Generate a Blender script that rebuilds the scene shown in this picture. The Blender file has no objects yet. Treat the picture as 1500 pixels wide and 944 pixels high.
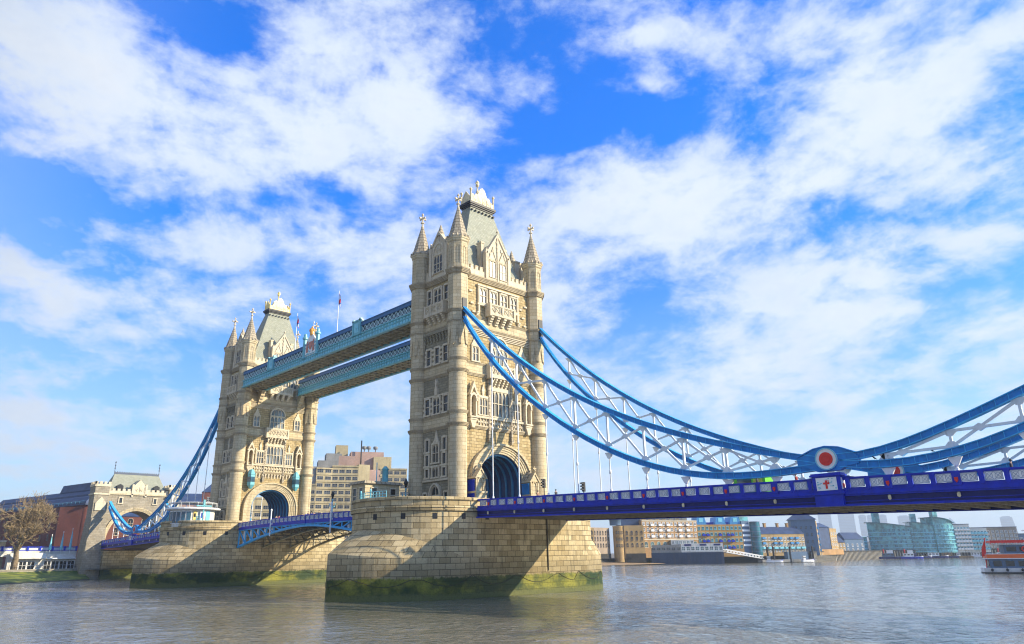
import bpy, math, random
import numpy as np
from mathutils import Vector, Matrix
R = math.radians
rnd = random.Random(7)
scene = bpy.context.scene
COL = scene.collection

# ------------------------------------------------------------------ camera
cam_d = bpy.data.cameras.new("camera"); cam = bpy.data.objects.new("camera", cam_d); COL.objects.link(cam)
yaw, pit, rol = 0.75392, 0.31896, -0.01370
fw = Vector((math.sin(yaw)*math.cos(pit), math.cos(yaw)*math.cos(pit), math.sin(pit)))
rt = Vector((math.cos(yaw), -math.sin(yaw), 0)); up = rt.cross(fw)
r2 = rt*math.cos(rol)+up*math.sin(rol); u2 = -rt*math.sin(rol)+up*math.cos(rol)
mw = Matrix((( r2.x, u2.x, -fw.x, -82.871), (r2.y, u2.y, -fw.y, -92.588), (r2.z, u2.z, -fw.z, 5.933), (0, 0, 0, 1)))
cam.matrix_world = mw
cam_d.sensor_width = 36; cam_d.lens = 36*1044.05/1500
cam_d.shift_x = 25.887/1500; cam_d.shift_y = -4.438/1500
cam_d.clip_start = .5; cam_d.clip_end = 30000
scene.camera = cam

# ------------------------------------------------------------------ light
SUN_TH, SUN_EL = R(307), R(24.5)
sdir = Vector((math.cos(SUN_TH)*math.cos(SUN_EL), math.sin(SUN_TH)*math.cos(SUN_EL), math.sin(SUN_EL)))
sun_d = bpy.data.lights.new("sun", 'SUN'); sun_d.energy = 5.0; sun_d.angle = R(.5); sun_d.color = (1, .85, .62)
sun = bpy.data.objects.new("sun", sun_d); COL.objects.link(sun)
sun.rotation_euler = sdir.to_track_quat('Z', 'Y').to_euler()

class NG:
    """tiny helper for node trees"""
    def __init__(s, nt): s.nt = nt; nt.nodes.clear()
    def __call__(s, t, ins=None, **props):
        n = s.nt.nodes.new(t)
        for k, v in props.items(): setattr(n, k, v)
        for k, v in (ins or {}).items():
            sk = n.inputs[k]
            if isinstance(v, bpy.types.NodeSocket): s.nt.links.new(v, sk)
            elif isinstance(v, bpy.types.Node): s.nt.links.new(v.outputs[0], sk)
            else: sk.default_value = v
        return n
    def m(s, op, a, b=None, c=None, clamp=False):
        ins = {0: a}
        if b is not None: ins[1] = b
        if c is not None: ins[2] = c
        return s('ShaderNodeMath', ins, operation=op, use_clamp=clamp).outputs[0]
    def v(s, op, a, b=None):
        ins = {0: a}
        if b is not None: ins[1] = b
        n = s('ShaderNodeVectorMath', ins, operation=op)
        return n.outputs['Value'] if op in ('DOT_PRODUCT', 'LENGTH', 'DISTANCE') else n.outputs[0]
    def mix(s, f, a, b, mode='MIX'):
        n = s('ShaderNodeMix', data_type='RGBA', blend_type=mode, clamp_factor=True)
        for i, x in ((0, f), (6, a), (7, b)):
            if isinstance(x, bpy.types.NodeSocket): s.nt.links.new(x, n.inputs[i])
            elif isinstance(x, tuple): n.inputs[i].default_value = x if len(x) == 4 else x+(1,)
            else: n.inputs[i].default_value = x
        return n.outputs[2]
    def ramp(s, f, a, b, smooth=True):
        n = s('ShaderNodeMapRange', {0: f, 1: a, 2: b}, interpolation_type='SMOOTHSTEP' if smooth else 'LINEAR', clamp=True) if smooth else s('ShaderNodeMapRange', {0: f, 1: a, 2: b}, clamp=True)
        return n.outputs[0]
    def noise(s, vec, scale, detail=4, rough=.55, dist=0., dim='3D'):
        return s('ShaderNodeTexNoise', {'Vector': vec, 'Scale': scale, 'Detail': detail, 'Roughness': rough, 'Distortion': dist}, noise_dimensions=dim).outputs[0]

world = bpy.data.worlds.new("World"); scene.world = world; world.use_nodes = True
W = NG(world.node_tree)
skyt = W('ShaderNodeTexSky', sky_type='NISHITA', sun_disc=False)
skyt.sun_elevation = SUN_EL; skyt.sun_rotation = math.atan2(sdir.x, sdir.y)
skyt.altitude = 0; skyt.air_density = 1.0; skyt.dust_density = .6; skyt.ozone_density = 2.5
tc = W('ShaderNodeTexCoord').outputs['Generated']
d_ = W.v('NORMALIZE', tc)
sx = W('ShaderNodeSeparateXYZ', {0: d_})
X_, Y_, Z_ = sx.outputs
zpos = W.m('MAXIMUM', Z_, 0.0)
az = W.m('ARCTAN2', X_, Y_); el = W.m('ARCSINE', Z_)
# the cloud sheets hang at one height, so their texture is read on that plane
inv = W.m('DIVIDE', 1.0, W.m('ADD', zpos, .14))
pl = W('ShaderNodeCombineXYZ', {0: W.m('MULTIPLY', X_, inv), 1: W.m('MULTIPLY', Y_, inv), 2: 0.0}).outputs[0]
rot = W('ShaderNodeVectorRotate', {'Vector': pl, 'Angle': .5}, rotation_type='Z_AXIS').outputs[0]
plS = W.v('MULTIPLY', rot, (1.0, .8, 1.0))
warp = W('ShaderNodeTexNoise', {'Vector': plS, 'Scale': 1.6, 'Detail': 3.0}).outputs[1]
plW = W.v('ADD', plS, W.v('SCALE', W.v('SUBTRACT', warp, (.5, .5, .5))) if False else W.v('MULTIPLY', W.v('SUBTRACT', warp, (.5, .5, .5)), (.5, .5, .5)))
n1 = W.noise(plW, 2.3, 9, .60)
n2 = W.noise(W.v('ADD', W.v('MULTIPLY', d_, (1, 1, 1.9)), W.v('MULTIPLY', W.v('SUBTRACT', warp, (.5, .5, .5)), (.12, .12, .08))), 6.5, 9, .64, .15)
n3 = W.noise(W.v('MULTIPLY', rot, (9, 2.2, 1)), 1.3, 6, .6, .4)
BLOBS = [(0.38, 0.55, 0.30, 0.085, .62), (0.575, 0.63, 0.15, 0.058, .5), (0.131, 0.598, 0.143, 0.057, .45), (0.665, 0.587, 0.066, 0.035, .3), (0.289, 0.67, 0.06, 0.028, -0.75), (0.19, 0.425, 0.16, 0.028, -0.85), (0.145, 0.372, 0.10, 0.035, -0.65), (0.36, 0.361, 0.14, 0.02, -0.35), (0.543, 0.46, 0.114, 0.018, -0.75), (0.90, 0.555, 0.10, 0.030, -.95), (1.03, 0.60, 0.10, 0.035, -0.7), (0.77, 0.69, 0.05, 0.06, -0.7), (0.88, 0.66, 0.06, 0.06, -0.5), (0.84, .62, .05, .03, .35), (.97, .53, .06, .02, .3), (.70, .70, .04, .03, .2), (1.141, 0.54, 0.037, 0.05, -0.4), (1.046, 0.695, 0.073, 0.027, 0.75), (1.048, 0.629, 0.036, 0.018, 0.65), (1.294, 0.562, 0.15, 0.083, 0.4), (1.423, 0.458, 0.076, 0.051, 0.6), (1.09, 0.451, 0.2, 0.043, 0.75), (1.327, 0.399, 0.104, 0.016, -0.55), (1.203, 0.299, 0.229, 0.07, 0.5), (0.458, 0.405, 0.231, 0.034, 0.55), (0.225, 0.308, 0.148, 0.045, 0.4), (0.179, 0.177, 0.064, 0.03, 0.3), (0.45, 0.25, 0.2, 0.03, -0.2), (0.95, 0.27, 0.05, 0.03, -0.25), (0.86, 0.36, 0.1, 0.02, 0.3)]
wv = W('ShaderNodeTexNoise', {'Vector': d_, 'Scale': 5.0, 'Detail': 5.0, 'Roughness': .6}).outputs[1]
ae = W('ShaderNodeCombineXYZ', {0: az, 1: el, 2: 0.0}).outputs[0]
ae = W.v('ADD', ae, W.v('MULTIPLY', W.v('SUBTRACT', wv, (.5, .5, .5)), (.30, .14, 0)))
tot = None
for a, e, sa, se, w in BLOBS:
    q = W.v('MULTIPLY', W.v('SUBTRACT', ae, (a, e, 0)), (1/sa, 1/se, 0))
    t = W.m('MULTIPLY', W.m('EXPONENT', W.m('MULTIPLY', W.v('DOT_PRODUCT', q, q), -.8)), w)
    tot = t if tot is None else W.m('ADD', tot, t)
cov = W.m('ADD', W.m('MULTIPLY', W.m('SUBTRACT', n1, .5), 1.9), W.m('MULTIPLY', W.m('SUBTRACT', n2, .5), 2.3))
cov = W.m('ADD', cov, W.m('MULTIPLY', W.m('SUBTRACT', n3, .5), .45))
n4 = W.noise(W.v('MULTIPLY', d_, (1, 1, 1.7)), 21, 6, .62, .2)
cov = W.m('ADD', cov, W.m('MULTIPLY', W.m('SUBTRACT', n4, .5), .9))
cov = W.m('ADD', W.m('ADD', cov, W.m('MULTIPLY', tot, .74)), .27)
alpha = W.m('MULTIPLY', W.ramp(cov, -.12, .86), .97)
thick = W.ramp(cov, .6, 1.6)
skyc = W('ShaderNodeHueSaturation', {'Saturation': 1.55, 'Value': 1.0, 'Color': skyt.outputs[0]}).outputs[0]
skyc = W.mix(1.0, skyc, W.mix(W.ramp(zpos, .05, .55), (.45, 1.25, 1.8), (.008, 1.75, 2.75)), 'MULTIPLY')
hz = W.m('POWER', W.m('SUBTRACT', 1.0, W.m('MINIMUM', W.m('MULTIPLY', zpos, 2.3), 1.0)), 1.7)
skyc = W.mix(W.m('MULTIPLY', hz, .92), skyc, (5.6, 6.45, 7.4))
cloudc = W.mix(thick, (5.9, 6.6, 7.6), (7.0, 7.2, 7.35))
cloudc = W.mix(W.m('MULTIPLY', W.ramp(W.m('ADD', W.m('MULTIPLY', n2, .6), W.m('MULTIPLY', n4, .4)), .48, .66), .55), cloudc, (4.7, 5.6, 7.2))
# cloud added upstream, mostly out of view, dimmed to darken the west faces
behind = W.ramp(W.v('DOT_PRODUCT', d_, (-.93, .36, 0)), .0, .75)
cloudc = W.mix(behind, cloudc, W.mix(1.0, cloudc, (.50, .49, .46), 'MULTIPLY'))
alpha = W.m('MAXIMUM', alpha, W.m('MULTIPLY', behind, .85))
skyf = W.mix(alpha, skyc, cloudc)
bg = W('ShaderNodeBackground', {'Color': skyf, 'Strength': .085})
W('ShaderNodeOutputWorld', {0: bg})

vs = scene.view_settings
vs.view_transform = 'Standard'; vs.look = 'None'; vs.gamma = 1; vs.use_curve_mapping = False
vs.exposure = .74
scene.cycles.use_denoising = True; scene.cycles.filter_width = 1.15
scene.cycles.max_bounces = 6; scene.cycles.diffuse_bounces = 3; scene.cycles.glossy_bounces = 3
scene.cycles.volume_bounces = 0; scene.cycles.transparent_max_bounces = 6
scene.cycles.sample_clamp_indirect = 8

# ------------------------------------------------------------------ materials
def new_mat(name):
    m = bpy.data.materials.new(name); m.use_nodes = True
    return m, NG(m.node_tree)
def out(g, bsdf): g('ShaderNodeOutputMaterial', {0: bsdf})
def pos(g): return g('ShaderNodeNewGeometry').outputs['Position']
def c4(c): return tuple(c)+(1,)
def paint(name, col, rough=.38, var=.10, grime=.22, spec=.5, metal=0., gcol=(.10, .09, .07)):
    m, g = new_mat(name); p = pos(g)
    a = g.noise(p, 1.1, 4); b = g.noise(g.v('MULTIPLY', p, (2.2, 2.2, .35)), 1.6, 5, .6)
    c = g.mix(g.ramp(a, .3, .7), c4([x*(1-var) for x in col]), c4([min(1, x*(1+var)) for x in col]))
    c = g.mix(g.m('MULTIPLY', g.ramp(b, .52, .8), grime), c, gcol)
    r = g.m('ADD', g.m('MULTIPLY', b, .25), rough-.1)
    out(g, g('ShaderNodeBsdfPrincipled', {'Base Color': c, 'Roughness': r, 'Metallic': metal, 'Specular IOR Level': spec})); return m
def stone(name, c1, c2, mortar, bw, bh, ms=.03, stain=.5, scol=(.07, .06, .045), rough=.85, bump=.5, big=.35, algae=False, lichen=0.):
    m, g = new_mat(name); p = pos(g); uv = g('ShaderNodeUVMap').outputs[0]
    br = g('ShaderNodeTexBrick', {'Vector': uv, 'Color1': c4(c1), 'Color2': c4(c2), 'Mortar': c4(mortar), 'Scale': 1.0, 'Mortar Size': ms, 'Mortar Smooth': .3, 'Bias': 0., 'Brick Width': bw, 'Row Height': bh}, offset=.5)
    c = br.outputs[0]
    a = g.noise(p, .5, 5, .6); b = g.noise(g.v('MULTIPLY', p, (1.0, 1.0, .13)), 1.3, 6, .62); f = g.noise(p, 5.0, 4, .6)
    c = g.mix(g.m('MULTIPLY', g.ramp(f, .3, .75), big), c, g.mix(1., c, (.62, .58, .50), 'MULTIPLY'))
    c = g.mix(g.m('MULTIPLY', g.ramp(a, .45, .8), .35), c, g.mix(1., c, (1.22, 1.12, .95), 'MULTIPLY'))
    c = g.mix(g.m('MULTIPLY', g.ramp(b, .50, .78), stain), c, c4(scol))
    rg = rough
    if algae:
        z = g('ShaderNodeSeparateXYZ', {0: p}).outputs[2]
        wob = g.noise(g.v('MULTIPLY', p, (.35, .35, .6)), 1.6, 5, .6)
        zz = g.m('ADD', z, g.m('ADD', g.m('MULTIPLY', g.m('SUBTRACT', wob, .5), .9), g.m('MULTIPLY', g.m('SUBTRACT', g.noise(p, 3.0, 4, .65), .5), .9)))
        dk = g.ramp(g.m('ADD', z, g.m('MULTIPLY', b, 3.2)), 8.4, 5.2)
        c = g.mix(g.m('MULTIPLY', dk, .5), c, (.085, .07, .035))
        al = g.ramp(zz, 3.15, 2.75)
        gr = g.mix(g.ramp(g.noise(p, .22, 7, .6), .42, .68), (.016, .038, .004), (.24, .23, .022))
        gr = g.mix(g.ramp(zz, 1.2, .5), gr, (.10, .11, .03))
        gr = g.mix(g.m('MULTIPLY', g.ramp(f, .45, .75), .5), gr, (.010, .020, .004))
        c = g.mix(al, c, gr); 
        rg = g.m('SUBTRACT', rough, g.m('MULTIPLY', al, .3))
    if lichen:
        c = g.mix(g.m('MULTIPLY', g.ramp(g.noise(p, .9, 6, .7), .5, .7), lichen), c, (.13, .15, .07))
    bm = g('ShaderNodeBump', {'Strength': bump, 'Distance': .06, 'Height': g.m('SUBTRACT', g.m('MULTIPLY', f, .7), br.outputs[1])})
    out(g, g('ShaderNodeBsdfPrincipled', {'Base Color': c, 'Roughness': rg, 'Normal': bm.outputs[0], 'Specular IOR Level': .25})); return m
def plain(name, col, rough=.7, var=.15, scale=2., spec=.3):
    m, g = new_mat(name); p = pos(g); a = g.noise(p, scale, 5, .6)
    c = g.mix(g.ramp(a, .3, .7), c4([x*(1-var) for x in col]), c4([min(1, x*(1+var)) for x in col]))
    out(g, g('ShaderNodeBsdfPrincipled', {'Base Color': c, 'Roughness': rough, 'Specular IOR Level': spec})); return m
def glass(name, col, rough=.12, var=.5):
    m, g = new_mat(name); p = pos(g)
    a = g.noise(p, .35, 2); c = g.mix(g.ramp(a, .35, .65), c4([x*(1-var) for x in col]), c4([x*(1+var) for x in col]))
    out(g, g('ShaderNodeBsdfPrincipled', {'Base Color': c, 'Roughness': rough, 'Specular IOR Level': .8})); return m

MAT = dict(
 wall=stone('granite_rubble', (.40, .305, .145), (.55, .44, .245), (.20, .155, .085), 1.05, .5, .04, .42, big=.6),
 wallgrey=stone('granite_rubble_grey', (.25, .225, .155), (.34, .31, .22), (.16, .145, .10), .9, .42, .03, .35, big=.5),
 ashlar=stone('portland_ashlar', (.52, .43, .27), (.61, .53, .355), (.30, .245, .155), 1.5, .62, .026, .5, big=.4),
 trim=stone('portland_trim', (.62, .54, .39), (.68, .61, .46), (.46, .39, .28), 3., .8, .012, .42, big=.42),
 string=stone('weathered_moulding', (.36, .295, .19), (.45, .38, .255), (.26, .21, .14), 1.5, 3., .02, .5, big=.4),
 spire=stone('spire_stone', (.44, .38, .28), (.50, .44, .33), (.15, .13, .10), .9, .62, .06, .45, big=.45),
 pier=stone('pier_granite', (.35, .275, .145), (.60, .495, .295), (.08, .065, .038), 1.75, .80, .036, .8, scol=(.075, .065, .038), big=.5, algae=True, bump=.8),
 slate=stone('slate', (.29, .30, .235), (.36, .375, .30), (.15, .17, .13), .5, .32, .02, .25, scol=(.30, .33, .22), rough=.6, big=.3, lichen=.3),
 gold=plain('gold_paint', (.80, .62, .18), .35, .25, 1.5, .6), crest=plain('pale_gilt_stone', (.66, .57, .36), .55, .25, 1.5),
 gatewall=stone('gate_rubble', (.30, .265, .20), (.40, .36, .28), (.19, .17, .13), 1.2, .55, .03, .5, big=.5),
 lattwalk=paint('walkway_lattice_paint', (.46, .66, .70), .5, .05, .2), sky=paint('sky_blue_paint', (.14, .45, .51)), skylt=paint('pale_blue_paint', (.20, .58, .70)),
 chain=paint('chain_blue_paint', (.008, .215, .60), .42, .12, .3, .35, gcol=(.02, .05, .12)), chainlt=paint('lit_flange_and_girder_blue', (.03, .40, .78), .4), walktop=paint('walkway_top_blue', (.015, .12, .30), .45),
 royal=paint('royal_blue_paint', (.002, .022, .44), .4, .15, .35, .35, gcol=(.004, .012, .14)), navy=paint('navy_blue', (.003, .007, .12), .45, .1, .1, .3),
 bracing=paint('bracing_paint', (.70, .77, .82), .45, .06, .3),
 white=paint('white_paint', (.86, .87, .86), .4, .04, .15), red=paint('red_paint', (.72, .02, .015), .4, .05, .05),
 iron=paint('underside_iron', (.10, .085, .055), .7, .3, .4), dark=plain('dark_metal', (.02, .022, .025), .5),
 panelt=glass('pale_window_glass', (.13, .14, .14), .2, .6), latt=paint('lattice_paint', (.30, .36, .50), .5), soffit=paint('walkway_soffit', (.34, .30, .19), .7, .25, .5, gcol=(.12, .10, .06)),
 pane=glass('window_glass', (.012, .015, .018), .25), paneblue=glass('blue_glass', (.03, .10, .16)),
 asphalt=plain('asphalt', (.05, .05, .05), .9), lead=plain('lead_roof', (.09, .11, .15), .5),
 vault=paint('vault_blue', (.005, .045, .16), .45, .2, .3), vaultrib=paint('vault_rib_blue', (.03, .22, .42), .45),
 timber=plain('tarred_timber', (.03, .028, .025), .8, .4, 1.),
)

# ------------------------------------------------------------------ mesh helper
BASE = {}
class MB:
    def __init__(s, o=(0, 0, 0), U=(1, 0, 0), N=None):
        s.V = []; s.F = []; s.uv = {}; s.sm = set(); s.frame(o, U, N)
    def frame(s, o=(0, 0, 0), U=(1, 0, 0), N=None, Z=(0, 0, 1)):
        """local axes: a along U, b along Z, d outward along N"""
        s.o = np.array(o, float); s.U = np.array(U, float); s.Z = np.array(Z, float)
        s.N = np.array(N, float) if N is not None else np.cross(s.U, s.Z)
        return s
    def add(s, pts, faces, uvs=None, smooth=False):
        k = len(s.V); s.V += [tuple(p) for p in pts]
        for i, f in enumerate(faces):
            if uvs and uvs[i]: s.uv[len(s.F)] = uvs[i]
            if smooth: s.sm.add(len(s.F))
            s.F.append(tuple(k+j for j in f))
    def P(s, a, b, d=0.): return s.o+s.U*a+s.Z*b+s.N*d
    def box(s, x0, x1, y0, y1, z0, z1):
        p = [(x, y, z) for x in (x0, x1) for y in (y0, y1) for z in (z0, z1)]
        s.add(p, [(0, 1, 3, 2), (4, 6, 7, 5), (0, 4, 5, 1), (2, 3, 7, 6), (0, 2, 6, 4), (1, 5, 7, 3)])
    def fbox(s, a0, a1, b0, b1, d0, d1):
        p = [s.P(a, b, d) for a in (a0, a1) for b in (b0, b1) for d in (d0, d1)]
        s.add(p, [(0, 1, 3, 2), (4, 6, 7, 5), (0, 4, 5, 1), (2, 3, 7, 6), (0, 2, 6, 4), (1, 5, 7, 3)])
    def poly(s, pts, d0, d1):
        """polygon (a,b) in the frame, extruded from d0 to d1"""
        n = len(pts); p = [s.P(a, b, d0) for a, b in pts]+[s.P(a, b, d1) for a, b in pts]
        s.add(p, [tuple(range(n)), tuple(range(2*n-1, n-1, -1))]+[(i, (i+1) % n, n+(i+1) % n, n+i) for i in range(n)])
    def prism(s, pts, z0, z1):
        n = len(pts); p = [(x, y, z0) for x, y in pts]+[(x, y, z1) for x, y in pts]
        s.add(p, [tuple(range(n-1, -1, -1)), tuple(range(n, 2*n))]+[(i, (i+1) % n, n+(i+1) % n, n+i) for i in range(n)])
    def loft(s, rings, caps=True, smooth=False, closed=True, wrapuv=True):
        n = len(rings[0]); pts = [q for r in rings for q in r]; fs = []; us = []
        m = max(range(len(rings)), key=lambda i: sum(math.dist(rings[i][j], rings[i][(j+1) % n]) for j in range(n)))
        cum = [0.]
        for j in range(n): cum.append(cum[-1]+math.dist(rings[m][j], rings[m][(j+1) % n]))
        for i in range(len(rings)-1):
            for j in range(n if closed else n-1):
                k = (j+1) % n
                fs.append((i*n+j, i*n+k, (i+1)*n+k, (i+1)*n+j))
                us.append(((cum[j], rings[i][j][2]), (cum[j+1], rings[i][k][2]), (cum[j+1], rings[i+1][k][2]), (cum[j], rings[i+1][j][2])) if wrapuv else None)
        s.add(pts, fs, us, smooth)
        if caps and closed:
            s.add(rings[0], [tuple(range(n-1, -1, -1))]); s.add(rings[-1], [tuple(range(n))])
    def lathe(s, cx, cy, prof, n=16, ph=0., smooth=True, caps=True):
        s.loft([[(cx+r*math.cos(ph+2*math.pi*i/n), cy+r*math.sin(ph+2*math.pi*i/n), z) for i in range(n)] for r, z in prof], caps, smooth)
    def beam(s, p, q, w, h, up=(0, 0, 1)):
        p = np.array(p, float); q = np.array(q, float); t = q-p; t /= np.linalg.norm(t)
        u = np.array(up, float); sd = np.cross(t, u)
        if np.linalg.norm(sd) < 1e-4: sd = np.cross(t, np.array((1., 0, 0)))
        sd /= np.linalg.norm(sd); u = np.cross(sd, t)
        rg = [[c+sd*w/2*a+u*h/2*b for a, b in ((-1, -1), (1, -1), (1, 1), (-1, 1))] for c in (p, q)]
        s.loft([[tuple(x) for x in r] for r in rg], wrapuv=False)
    def tube(s, pts, rad, n=5, smooth=True):
        rg = []
        for i, p in enumerate(pts):
            p = np.array(p, float); a = np.array(pts[max(0, i-1)], float); b = np.array(pts[min(len(pts)-1, i+1)], float)
            t = b-a; t /= max(1e-9, np.linalg.norm(t)); h = np.array((0, 0, 1.)) if abs(t[2]) < .9 else np.array((1., 0, 0))
            e = np.cross(t, h); e /= np.linalg.norm(e); f = np.cross(e, t)
            r = rad[i] if isinstance(rad, (list, tuple)) else rad
            rg.append([tuple(p+r*(math.cos(2*math.pi*k/n)*e+math.sin(2*math.pi*k/n)*f)) for k in range(n)])
        s.loft(rg, True, smooth, wrapuv=False)
    def band(s, path, w, h, up=(0, 0, 1)):
        """rectangular section swept along a path (sharp), section w sideways, h along up"""
        rg = []; u = np.array(up, float)
        for i, p in enumerate(path):
            p = np.array(p, float); a = np.array(path[max(0, i-1)], float); b = np.array(path[min(len(path)-1, i+1)], float)
            t = b-a; t /= np.linalg.norm(t); sd = np.cross(t, u); sd /= np.linalg.norm(sd); v = np.cross(sd, t)
            rg.append([tuple(p+sd*w/2*x+v*h/2*y) for x, y in ((-1, -1), (1, -1), (1, 1), (-1, 1))])
        s.loft(rg, wrapuv=False)
    def build(s, name, mat, parent=None, **tags):
        me = bpy.data.meshes.new(name); b = BASE.get(parent.name, (0, 0, 0)) if parent else (0, 0, 0)
        me.from_pydata([(x-b[0], y-b[1], z-b[2]) for x, y, z in s.V], [], s.F)
        ul = me.uv_layers.new(name="uv"); co = np.array(s.V) if s.V else np.zeros((0, 3))
        dat = []
        for i, pl in enumerate(me.polygons):
            if i in s.uv: dat += [c for q in s.uv[i] for c in q]; continue
            n = pl.normal
            if abs(n.z) > .8: dat += [c for k in s.F[i] for c in (co[k][0], co[k][1])]
            else:
                t = np.array((-n.y, n.x)); t /= max(1e-6, np.linalg.norm(t)); kk = 1/max(.3, math.sqrt(1-n.z*n.z))
                dat += [c for k in s.F[i] for c in (co[k][0]*t[0]+co[k][1]*t[1], co[k][2]*kk)]
        ul.data.foreach_set('uv', dat)
        if s.sm: me.polygons.foreach_set('use_smooth', [i in s.sm for i in range(len(me.polygons))])
        me.materials.append(MAT[mat] if isinstance(mat, str) else mat)
        o = bpy.data.objects.new(name, me); COL.objects.link(o)
        if parent: o.parent = parent; BASE[o.name] = b
        else: BASE[o.name] = (0, 0, 0)
        for k, v in tags.items(): o[k] = v
        return o
def thing(name, label, cat, loc=(0, 0, 0), group=None):
    o = bpy.data.objects.new(name, None); COL.objects.link(o); o.location = loc; o.empty_display_size = .5
    o['label'] = label; o['category'] = cat
    if group: o['group'] = group
    BASE[o.name] = tuple(loc); return o
def copy_tree(o, parent=None):
    c = o.copy(); COL.objects.link(c); BASE[c.name] = BASE.get(o.name, (0, 0, 0))
    if parent: c.parent = parent
    for ch in list(o.children): copy_tree(ch, c)
    return c
def inst(o, loc, parent=None, rz=0.):
    """another object with the same mesh"""
    c = o.copy(); COL.objects.link(c); c.parent = parent
    b = BASE.get(parent.name, (0, 0, 0)) if parent else (0, 0, 0)
    c.location = (loc[0]-b[0], loc[1]-b[1], loc[2]-b[2]); c.rotation_euler = (0, 0, rz)
    return c
# ------------------------------------------------------------------ bridge tower
TX, TY, D = 9.23, 5.2, 82.3
def arch_pts(w, zs, zt, n=20, a0=0.):
    return [(a0+w*math.cos(math.pi*i/n), zs+(zt-zs)*math.sin(math.pi*i/n)**.92 if 0 < i < n else zs) for i in range(n+1)]
def arch_ring(mb, w1, t1, w0, t0, zs, d0, d1, foot=None, n=22, a0=0.):
    A = arch_pts(w1, zs, t1, n, a0); B = arch_pts(w0, zs, t0, n, a0)
    if foot is not None: A = [(a0+w1, foot)]+A+[(a0-w1, foot)]; B = [(a0+w0, foot)]+B+[(a0-w0, foot)]
    for i in range(len(A)-1): mb.poly([A[i], A[i+1], B[i+1], B[i]], d0, d1)
def window(parent, o, U, a, b0, b1, w, lights=2, transom=True, d=.0, fr=.2, proud=.26, arch=False, lab='window', glassm='pane', quoin=False):
    """a stone framed window: frame with mullions, pane behind"""
    f = MB(o, U); a0, a1 = a-w/2, a+w/2
    f.fbox(a0-fr, a0, b0-fr, b1+fr, d-.05, d+proud); f.fbox(a1, a1+fr, b0-fr, b1+fr, d-.05, d+proud)
    f.fbox(a0-fr*1.5, a1+fr*1.5, b0-fr, b0, d-.05, d+proud+.1); f.fbox(a0, a1, b1, b1+fr*1.3, d-.05, d+proud+.05)
    if quoin:
        k = b0
        while k < b1-.3: 
            f.fbox(a0-fr-.28, a0-fr, k, k+.38, d-.05, d+proud-.07); f.fbox(a1+fr, a1+fr+.28, k, k+.38, d-.05, d+proud-.07); k += .8
    lw = w/lights
    for i in range(1, lights): f.fbox(a0+i*lw-.07, a0+i*lw+.07, b0, b1, d-.03, d+proud-.06)
    if transom: f.fbox(a0, a1, b0+(b1-b0)*.52-.06, b0+(b1-b0)*.52+.06, d-.03, d+proud-.08)
    hh = min(lw*.75, (b1-b0)*.3)
    for i in range(lights if lights > 1 else 0):    # cusped head of each light
        x0, x1 = a0+i*lw+.07, a0+(i+1)*lw-.07; xm = (x0+x1)/2
        f.poly([(x0, b1), (x0, b1-hh), (x0+(xm-x0)*.35, b1-hh*.4), (xm, b1)], d-.03, d+proud-.07)
        f.poly([(x1, b1), (xm, b1), (x1-(x1-xm)*.35, b1-hh*.4), (x1, b1-hh)], d-.03, d+proud-.07)
    fo = f.build(lab, 'trim', parent)
    g = MB(o, U); g.fbox(a0, a1, b0, b1, d-.04, d+.05); g.build('pane', glassm, fo)
    return fo
S_O, S_U = (0, -TY-.05, 0), (1, 0, 0)
W_O, W_U = (-TX-.05, 0, 0), (0, -1, 0)
RL, RU = 1.5, 1.78
def ring_course(parent, z, h, dd, mat='string', steps=((0, .35), (.35, .7), (.7, 1.)), name='string_course', rt=None):
    """moulding that runs along the walls and round the four turrets"""
    mb = MB(); rt = rt or RL
    for i, (s0, s1) in enumerate(steps):
        e = dd*(.45+.55*i/max(1, len(steps)-1)); za, zb = z+h*s0, z+h*s1
        mb.box(-TX+1, TX-1, -TY-.05-e, -TY+.2, za, zb); mb.box(-TX+1, TX-1, TY-.2, TY+.05+e, za, zb)
        mb.box(-TX-.05-e, -TX+.2, -TY+1, TY-1, za, zb); mb.box(TX-.2, TX+.05+e, -TY+1, TY-1, za, zb)
        n, ph = (28, 0) if rt == RL else (8, math.pi/8)
        for sx_ in (-1, 1):
            for sy_ in (-1, 1): mb.lathe(sx_*TX, sy_*TY, [(rt+e, za), (rt+e, zb-.001)], n, ph, n > 8)
    return mb.build(name, mat, parent)
def corbel(mb, a, w, b0, b1, d):
    n = 4
    for i in range(n):
        mb.fbox(a-w/2, a+w/2, b0+(b1-b0)*i/n, b0+(b1-b0)*(i+1)/n-.003, -.05, d*((i+1)/n)**.8)
def lattice_panel(mb, a0, a1, b0, b1, d0, d1, n, t=.11):
    mb.fbox(a0, a1, b0, b0+t*1.4, d0, d1); mb.fbox(a0, a1, b1-t*1.4, b1, d0, d1)
    w = (a1-a0)/n; h0, h1 = b0+t, b1-t
    for i in range(n):
        x0, x1, xm = a0+i*w, a0+(i+1)*w, a0+(i+.5)*w; hm = (h0+h1)/2
        for p, q in (((x0, h0), (x1, h1)), ((x0, h1), (x1, h0))):
            mb.beam(mb.P(p[0], p[1], (d0+d1)/2), mb.P(q[0], q[1], (d0+d1)/2), t*.7, abs(d1-d0)*.8, up=mb.N)
        mb.fbox(x0-t*.4, x0+t*.4, h0, h1, d0, d1)
    mb.fbox(a1-t*.4, a1+t*.4, h0, h1, d0, d1)
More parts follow.
